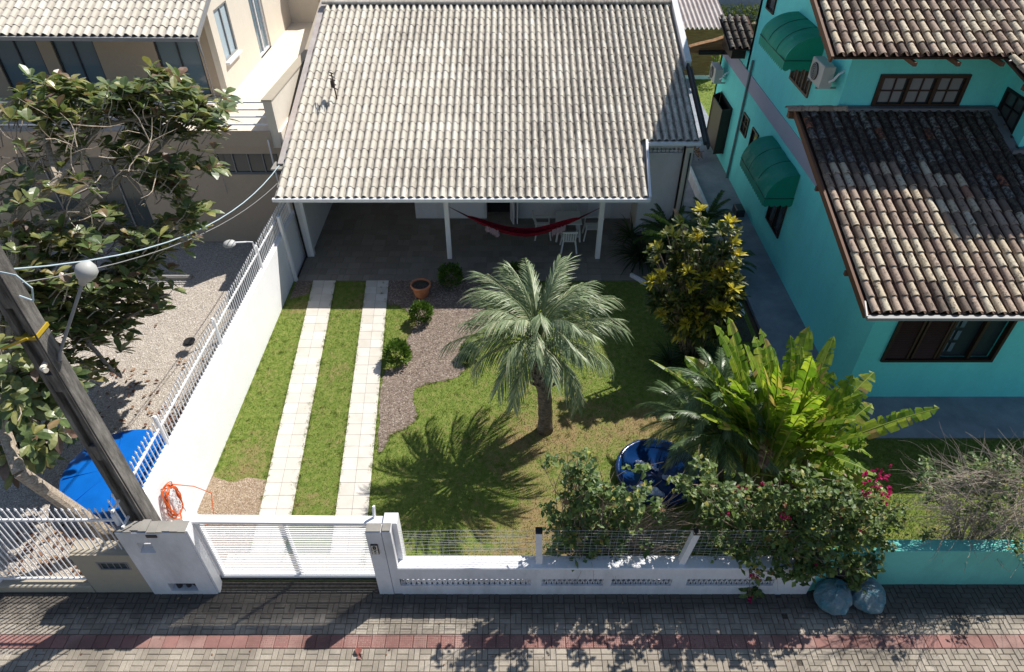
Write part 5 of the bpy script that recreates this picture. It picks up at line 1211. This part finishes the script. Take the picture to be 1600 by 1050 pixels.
# ------------------------------------------------------------------ blue discs, bags, pole
def tank(c, r, h, mat, label, name='water_tank'):
    t = thing(name, label, 'water tank', c); b = MB(); prof = [(r * .93, 0), (r * .97, h * .8), (r * 1.0, h * .82), (r * 1.03, h * .9), (r * 1.02, h)]
    b.lathe(c, prof, 48); b.build('tank_body', mat, t, True); b = MB()
    b.lathe(c, [(r * 1.02, h), (r * .96, h + .03), (r * .7, h + .05), (r * .4, h + .065), (.001, h + .07)], 48)
    o = b.build('lid', mat, t, True); b = MB()
    for a in range(4): an_ = a * pi / 4 + .3; b.bar((c[0] - cos(an_) * r * .95, c[1] - sin(an_) * r * .95, c[2] + h + .045), (c[0] + cos(an_) * r * .95, c[1] + sin(an_) * r * .95, c[2] + h + .045), .02, .05)
    b.build('lid_seams', mat, o)
m = MT('blue_plastic', .35, .4); m.col(m.mix(m.ramp(m.noise(2.5, 5), [(.45, W4(0)), (.75, W4(.35))]), g3(.004, .13, .52), g3(.002, .07, .30))); m.bump(m.noise(4, 3), .02, .4); M['blue'] = m.m
tank((-8.72, 9.52, 0), 1.13, .55, M['blue'], 'round blue plastic tank lid on the gravel behind the left picket fence')
t = thing('paddling_pool', 'round blue paddling pool half hidden under the dwarf palm', 'paddling pool', (3.3, 9.75, 0))
c = Vector((3.3, 9.75, 0)); b = MB(); b.lathe(c, [(.86, 0), (.93, .10), (.95, .2), (.90, .26), (.84, .22), (.80, .08), (.001, .07)], 44); m = MT('pool_vinyl', .18, .6); m.col(g3(.004, .03, .12)); m.bump(m.noise(5, 3), .02, .5); b.build('pool_shell', m.m, t, True)
b = MB()
for (ax_, ay_, w_, h_, sd2) in ((3.75, 9.5, .7, .22, 1.), (3.0, 9.25, .75, .2, 5.), (3.1, 9.95, .5, .08, 9.)):
    n0 = len(b.v); gx_, gy_ = 22, 9
    for jj in range(gy_ + 1):
        for ii in range(gx_ + 1):
            u_, v_ = ii / gx_ * 2 - 1, jj / gy_ * 2 - 1; e_ = math.sqrt(max(0, 1 - u_ * u_)); nn = noise.noise((u_ * 2 + sd2, v_ * 2, sd2))
            b.v.append((ax_ + u_ * w_ * .5, ay_ + v_ * e_ * h_ * .5 * (1 + nn) + .1 * nn - .12 * u_, .13 + .09 * noise.noise((u_ * 4, v_ * 4, sd2)) + .05 * noise.noise((u_ * 11, v_ * 9, sd2))))
    for jj in range(gy_):
        for ii in range(gx_): q = n0 + jj * (gx_ + 1) + ii; b.f.append((q, q + 1, q + gx_ + 2, q + gx_ + 1))
b.build('white_patches', MT('glossy_white_patch', .3).col(g3(.62, .68, .8)).m, t)  # crumpled white patches inside the pool

def bag(cx, cy, r, label, sd_, neck):
    t = thing('garbage_bag', label, 'garbage bag', (cx, cy, -.12), 'blue garbage bags on the sidewalk'); b = MB(); rr = random.Random(sd_); NA, NZ = 110, 56; ph = [rr.uniform(0, 6.28) for _ in range(6)]
    dirn = Vector(neck)
    for j in range(NZ + 1):
        t_ = j / NZ; z = t_ * r * 1.75; rad = r * (sin(pi * min(1, t_ * .80 + .12)) ** .75) if t_ < .9 else r * .16 * (1 + (t_ - .9) * 6)
        for i in range(NA):
            a = 2 * pi * i / NA; fold = .10 * abs(sin(a * 4.5 + ph[0] + t_ * 2 + 1.2 * noise.noise((a, t_ * 3, sd_)))) * t_ + .06 * abs(sin(a * 9 + ph[1] - t_ * 3)) * t_ + .05 * abs(noise.noise((cos(a) * 3.5, sin(a) * 3.5, t_ * 4 + sd_))) + .07 * noise.noise((cos(a) * 1.5, sin(a) * 1.5, t_ * 2.5 + sd_)) + .03 * noise.noise((cos(a) * 5, sin(a) * 5, t_ * 6 + sd_))
            rd_ = rad * (1 - fold * 1.2); b.v.append((cx + rd_ * cos(a) + dirn.x * t_ ** 2 * r, cy + rd_ * sin(a) + dirn.y * t_ ** 2 * r, -.12 + z * (1 - .12 * t_)))
    for j in range(NZ):
        for i in range(NA): k = (i + 1) % NA; b.f.append((j * NA + i, j * NA + k, (j + 1) * NA + k, (j + 1) * NA + i))
    o = b.build('bag', M['bag'], t, True); b = MB(); top = Vector((cx + dirn.x * r, cy + dirn.y * r, -.12 + r * 1.52))
    for k in range(6): a = k * 1.05; leaf(b, top, Vector((cos(a), sin(a), .6)), Z, r * .4, r * .28, .3, 3, .4)
    b.build('tied_neck', M['bag'], t)
m = MT('teal_plastic_film', .38, .5); m.col(m.mix(m.ramp(m.noise(5, 5), [(.35, W4(0)), (.6, W4(.8))]), g3(.12, .36, .46), g3(.36, .46, .50))); m.bump(m.noise(11, 6, .65, None, 2.5), .09, 1.); m.translucent(g3(.08, .35, .45), .15); M['bag'] = m.m
bag(6.20, 6.72, .36, 'left blue garbage bag, partly below the hanging vine', 3, (.25, .25, 0)); bag(6.90, 6.74, .36, 'right blue garbage bag, standing against the teal wall', 8, (-.1, .35, 0))

up = thing('utility_pole', 'tall weathered concrete utility pole rising behind the left gate pillar', 'utility pole', (-6.83, 7.42, 0))
b = MB()
def poleb(z): k = z / 9.; return .15 - .03 * k, .18 - .04 * k
cxp, cyp = -6.85, 7.42; zs = [0, 3, 6, 9]
for i in range(3):
    for (sx, sy) in ((-1, 0), (1, 0), (0, -1), (0, 1)):
        w0, d0 = poleb(zs[i]); w1, d1 = poleb(zs[i + 1])
        # H section: flanges on x sides, web recessed on y sides
        if sx:
            for (ya, yb) in ((-1, 1),):
                b.quad((cxp + sx * w0, cyp - d0, zs[i]), (cxp + sx * w0, cyp + d0, zs[i]), (cxp + sx * w1, cyp + d1, zs[i + 1]), (cxp + sx * w1, cyp - d1, zs[i + 1]))
        else:
            for s in (-1, 1):
                b.quad((cxp + s * w0, cyp + sy * d0, zs[i]), (cxp + s * w0 * .45, cyp + sy * d0, zs[i]), (cxp + s * w1 * .45, cyp + sy * d1, zs[i + 1]), (cxp + s * w1, cyp + sy * d1, zs[i + 1]))
                b.quad((cxp + s * w0 * .45, cyp + sy * d0, zs[i]), (cxp + s * w0 * .38, cyp + sy * (d0 - .09), zs[i]), (cxp + s * w1 * .38, cyp + sy * (d1 - .09), zs[i + 1]), (cxp + s * w1 * .45, cyp + sy * d1, zs[i + 1]))
            b.quad((cxp - w0 * .38, cyp + sy * (d0 - .09), zs[i]), (cxp + w0 * .38, cyp + sy * (d0 - .09), zs[i]), (cxp + w1 * .38, cyp + sy * (d1 - .09), zs[i + 1]), (cxp - w1 * .38, cyp + sy * (d1 - .09), zs[i + 1]))
for z in (3.6, 5.2, 6.8): 
    w, d = poleb(z); b.box(cxp - w * .42, cxp + w * .42, cyp - d * .98, cyp + d * .98, z, z + .35)
w, d = poleb(9.); b.box(cxp - w, cxp + w, cyp - d, cyp + d, 8.98, 9.05)
b.build('shaft', M['pole'], up)
b = MB(); w, d = poleb(6.3); b.box(cxp - w - .02, cxp + w + .02, cyp - d - .02, cyp + d + .02, 6.25, 6.31); b.bar((cxp - .3, cyp - .3, 6.2), (cxp + .1, cyp - .25, 6.35), .03, .03); b.build('yellow_strap', simple('yellow_band', g3(.55, .38, .03), .5), up)
b = MB(); b.tube([(cxp + .22, cyp - .2, 1.3), (cxp + .2, cyp - .2, 4), (cxp + .18, cyp - .19, 8)], .014, 6); b.build('conduit', M['darkmetal'], up)
b = MB(); q = at(66, 576, 7.16); b.tube([q + Vector((-.02, .2, 0)), q, q + Vector((.08, -.04, .0))], .04, 10); b.build('insulator', M['cream'], up)
sl_ = thing('street_lamp', 'grey round street lamp head on a thin arm fixed to the utility pole', 'street lamp', (-6.7, 7.4, 5.6))
pa = at(93, 553, 7.45); pb = at(128, 445, 7.9); 
b = MB(); b.tube([Vector((cxp + .15, cyp, pa.z - .1)), pa, pa.lerp(pb, .5), pb], [.03, .025, .025, .025], 8); b.build('arm', M['grey_metal'], sl_)
b = MB(); ax = nrmz(pb - pa); b.tube([pb, pb + ax * .06, pb + ax * .10, pb + ax * .17, pb + ax * .26, pb + ax * .33, pb + ax * .38], [.045, .06, .10, .14, .148, .10, .02], 18); b.build('lamp_head', simple('lamp_casing', g3(.50, .50, .48), .5), sl_, True)
# cables
def cable(name, pts, r, mat, label):
    b = MB(); P = []
    for i in range(len(pts) - 1):
        for k in range(10): P.append(Vector(pts[i]).lerp(Vector(pts[i + 1]), k / 10))
    P.append(Vector(pts[-1])); n = len(P)
    b.tube(P, r, 6); tag(b.build(name, mat), label, 'cable')
def sag(a, c, s, n=14): return [Vector(a).lerp(Vector(c), i / n) - Z * s * 4 * (i / n) * (1 - i / n) for i in range(n + 1)]
wc = simple('blue_white_cable', g3(.50, .62, .68), .5)
cable('service_cable', sag(at(0, 422, 7.4), Vector((-6.95, 18.75, 3.25)), .75), .013, wc, 'thick pale blue cable sagging from the utility pole to the white house roof corner')
cable('service_cable', sag(at(8, 446, 7.4), Vector((-6.9, 18.6, 2.9)), .55), .009, M['grey_metal'], 'thin grey cable hanging just below the pale blue cable')
cable('service_cable', [at(0, 425, 7.3), at(25, 430, 7.2), at(50, 450, 7.2), at(52, 470, 7.2), at(30, 462, 7.2)], .012, wc, 'short looped pale cable end at the utility pole top')
# yard flood lamp on the fence
fl = thing('yard_lamp', 'small white yard lamp on a bent arm above the picket fence', 'lamp', (-7.0, 15.5, 2.3))
pa = at(385, 378, 15.5); pq_ = at(365, 379, 15.3)
b = MB(); b.tube([(-6.95, 15.5, 2.2), (-6.97, 15.5, pa.z), pa, pq_], .02, 6); b.build('arm', M['paint'], fl)
b = MB(); b.lathe(pq_ - X * .12 - Z * .05, [(.001, .1), (.08, .09), (.15, .05), (.17, 0), (.16, -.02), (.001, -.03)], 18); b.build('lamp_shade', M['acwhite'], fl, True)
# hose
hs_ = MB(); hc = Vector((-6.78, 8.15, 1.25)); pts = []
for i in range(260):
    a = i * .21; k = 1 + .13 * sin(i * .13) + .08 * sin(i * .41); pts.append(hc + Vector((.045 * sin(i * .7) + .04, .21 * k * cos(a), .40 * k * sin(a) - .05 * cos(i * .05))))
hs_.tube(pts, .0105, 6)
e = pts[-1]; hs_.tube([hc + Vector((.05, .15, .35)), Vector((-6.6, 8.7, 1.0)), Vector((-6.45, 8.9, .5)), Vector((-6.42, 8.6, .06)), Vector((-6.6, 8.3, .03))], .0105, 6)
ho = thing('garden_hose', 'coiled orange hose hanging on the white wall beside the utility pole', 'hose', (-6.78, 8.15, 1.2)); hs_.build('hose_coil', simple('orange_hose', g3(.80, .15, .03), .5), ho)
b = MB(); b.tube([hc + Vector((.08 + .02 * sin(i), .10 * cos(i * .7), .3 * sin(i * .5))) for i in range(60)], .008, 5); b.build('white_cord', M['paint'], ho)
b = MB(); b.tube([(-6.86, 8.15, 1.63), (-6.72, 8.15, 1.66)], .015, 6); b.build('hook', M['grey_metal'], ho)

# ------------------------------------------------------------------ porch furniture
def chair(loc, rz, label):
    t = thing('plastic_chair', label, 'chair', loc, 'white plastic chairs around the porch table'); t.rotation_euler = (0, 0, rz)
    def bd(b, nm):
        me = bpy.data.meshes.new(nm); me.from_pydata(b.v, [], b.f); me.materials.append(M['plastic']); o = bpy.data.objects.new(nm, me); COL.objects.link(o); o.parent = t
    b = MB(); b.bbox(-.22, .22, -.22, .22, .42, .445, .01); bd(b, 'seat')
    for sx in (-1, 1):
        for sy in (-1, 1):
            b = MB(); b.bar((sx * .20, sy * .20, .44), (sx * .26, sy * .27, 0), .05, .045, Y); bd(b, 'leg')
    b = MB()
    for i in range(6): xx = -.19 + i * .076; b.bar((xx, .21, .44), (xx * 1.05, .34, .84), .045, .015, Y)
    b.bar((-.25, .345, .85), (.25, .345, .85), .03, .07); bd(b, 'backrest')
    for sx in (-1, 1):
        b = MB(); b.bar((sx * .26, .30, .66), (sx * .27, -.2, .64), .05, .02); b.bar((sx * .27, -.2, .65), (sx * .24, -.22, .42), .04, .03, Y); bd(b, 'armrest')
    return t
M['plastic'] = MT('white_plastic', .35, .5).col(g3(.72, .73, .72)).m
tc = Vector((1.9, 20.0, 0)); chair(tc + Vector((-.02, -.85, .01)), pi, 'white plastic chair in front of the porch table behind the hammock')
chair(tc + Vector((-.85, -.05, .01)), pi / 2, 'white plastic chair left of the porch table'); chair(tc + Vector((.8, -.1, .01)), -pi / 2 , 'white plastic chair right of the porch table'); chair(tc + Vector((.1, .72, .01)), 0, 'white plastic chair behind the porch table by the wall')
tt = thing('plastic_table', 'white plastic table on the porch between the four chairs', 'table', tc)
b = MB(); b.bbox(tc.x - .43, tc.x + .43, tc.y - .43, tc.y + .43, .69, .73, .015); b.build('table_top', M['plastic'], tt)
for sx in (-1, 1):
    for sy in (-1, 1): b = MB(); b.bar(tc + Vector((sx * .34, sy * .34, .7)), tc + Vector((sx * .4, sy * .4, .012)), .06, .06, Y); b.build('leg', M['plastic'], tt)
# hammock
hm = thing('hammock', 'dark red hammock with pale fringes slung between two white porch posts', 'hammock', (.4, 18.65, 1.0))
Pa, Pb = Vector((-1.96, 18.6, 1.93)), Vector((2.72, 18.6, 1.88)); b = MB(); rows = []; N = 48
def hpos(t): return Pa.lerp(Pb, t) - Z * (.92 * 4 * t * (1 - t)) * (1 - .12 * cos(2 * pi * t))
def hw(t): return .02 + .23 * max(0, sin(pi * max(0, min(1, (t - .13) / .74)))) ** .55
for i in range(N + 1):
    t = .12 + .76 * i / N; c = hpos(t); w = hw(t); row = []
    for k in range(15):
        s = k / 14 * 2 - 1; row.append(c + Vector((0, s * w * .62 + .008 * sin(k * 2.3 + t * 9), (s * s) * w * .75 + .014 * sin(k * 1.9) + .008 * sin(k * 3.1 + t * 20))))
    rows.append(row)
for i in range(N):
    for k in range(14): b.quad(rows[i][k], rows[i + 1][k], rows[i + 1][k + 1], rows[i][k + 1])
m = MT('crimson_cloth', .9, .1); m.col(m.ramp(m.math('SINE', m.math('MULTIPLY', m.noise(1, 0, 0, m.sc(0, 26, 20)), 30)), [(.2, g3(.16, .008, .018)), (.8, g3(.34, .02, .04))])); cl = b.build('cloth', m.m, hm)
b = MB(); 
for i in range(9):
    for (A_, t_) in ((Pa, .13), (Pb, .87)): b.tube([A_, hpos(t_) + Vector((0, (i - 4) * .012, abs(i - 4) * .006))], .006, 4)
b.build('ropes', simple('dark_red_rope', g3(.14, .02, .025), .9), hm)
b = MB()
for (t0, t1) in ((.24, .33), (.69, .78)):
    for i in range(150):
        t = U(t0, t1); c = hpos(t) + Vector((0, -hw(t) * .7, hw(t) * U(-.15, .6))); b.tube([c, c + Vector((U(-.03, .03), -.03, -U(.06, .14)))], .008, 3)
b.build('fringe', simple('pale_fringe', g3(.48, .34, .38), .9), hm)
# ------------------------------------------------------------------ fallen leaves
b = MB()
for _ in range(420):
    c = random.choice([(-8.1, 11.6, .7), (-7.6, 10.9, .4), (-9.6, 8.0, .9), (-8.6, 7.5, .5), (-9.5, 12, 2.)]); x = c[0] + random.gauss(0, .5) * c[2] * 1.3; y = c[1] + random.gauss(0, .5) * c[2]
    if x > -7.1 or y < 7.3: continue
    a = U(0, 6.28); leaf(b, Vector((x, y, U(.02, .06))), Vector((cos(a), sin(a), U(-.05, .2))), nrmz(Z + rdir() * .3), U(.08, .17), U(.05, .09), U(-.2, .1), 3, U(.1, .6))
tag(b.build('leaf_litter', M['deadleaf']), 'brown fallen leaves on the gravel by the left picket fence', 'leaf litter', kind='stuff')
b = MB(); p = on_z(560, 1024, -.10); leaf(b, p, Vector((-.3, 1, .25)), nrmz(Z + X * .5), .20, .14, .5, 4, .6); leaf(b, p + Vector((.0, .02, 0)), Vector((.5, -.6, .2)), nrmz(Z - X * .6), .12, .10, .3, 3, .7); tag(b.build('fallen_leaf', leafm('maroon_leaf', [(0, g3(.20, .07, .06)), (1, g3(.28, .11, .09))], .1)), 'curled maroon leaf lying on the grey pavers near the bottom edge', 'leaf')
b = MB()
for _ in range(60):
    x = U(-10, 10); y = U(5.0, 6.9); a = U(0, 6.28); leaf(b, Vector((x, y, -.105)), Vector((cos(a), sin(a), .1)), nrmz(Z + rdir() * .4), U(.03, .06), U(.02, .035), 0, 2, .3)
for _ in range(160):
    x = U(-.5, 8); y = U(4.6, 6.9); a = U(0, 6.28); leaf(b, Vector((x, y, -.108)), Vector((cos(a), sin(a), .1)), nrmz(Z + rdir() * .5), U(.02, .045), U(.012, .025), 0, 2, .4)
tag(b.build('leaf_bits', M['deadleaf']), 'tiny dry leaf bits scattered over the sidewalk', 'leaf litter', kind='stuff')
b = MB(); q = on_z(297, 535, 0); b.lathe(q, [(.001, .02), (.12, .02), (.16, .06), (.15, .07), (.001, .05)], 16); tag(b.build('drain_cover', M['black']), 'small black round cover lying on the gravel beside the picket fence', 'cover')
b = MB(); 
for k in range(14): b.obox((-1.2 + U(-.35, .35), 7.32 + U(0, .1), .03), X * U(.03, .07), Y * U(.02, .05), Z * U(.02, .05))
tag(b.build('rubble', M['fibre']), 'few pale stones on the grass just inside the white street wall', 'stones')
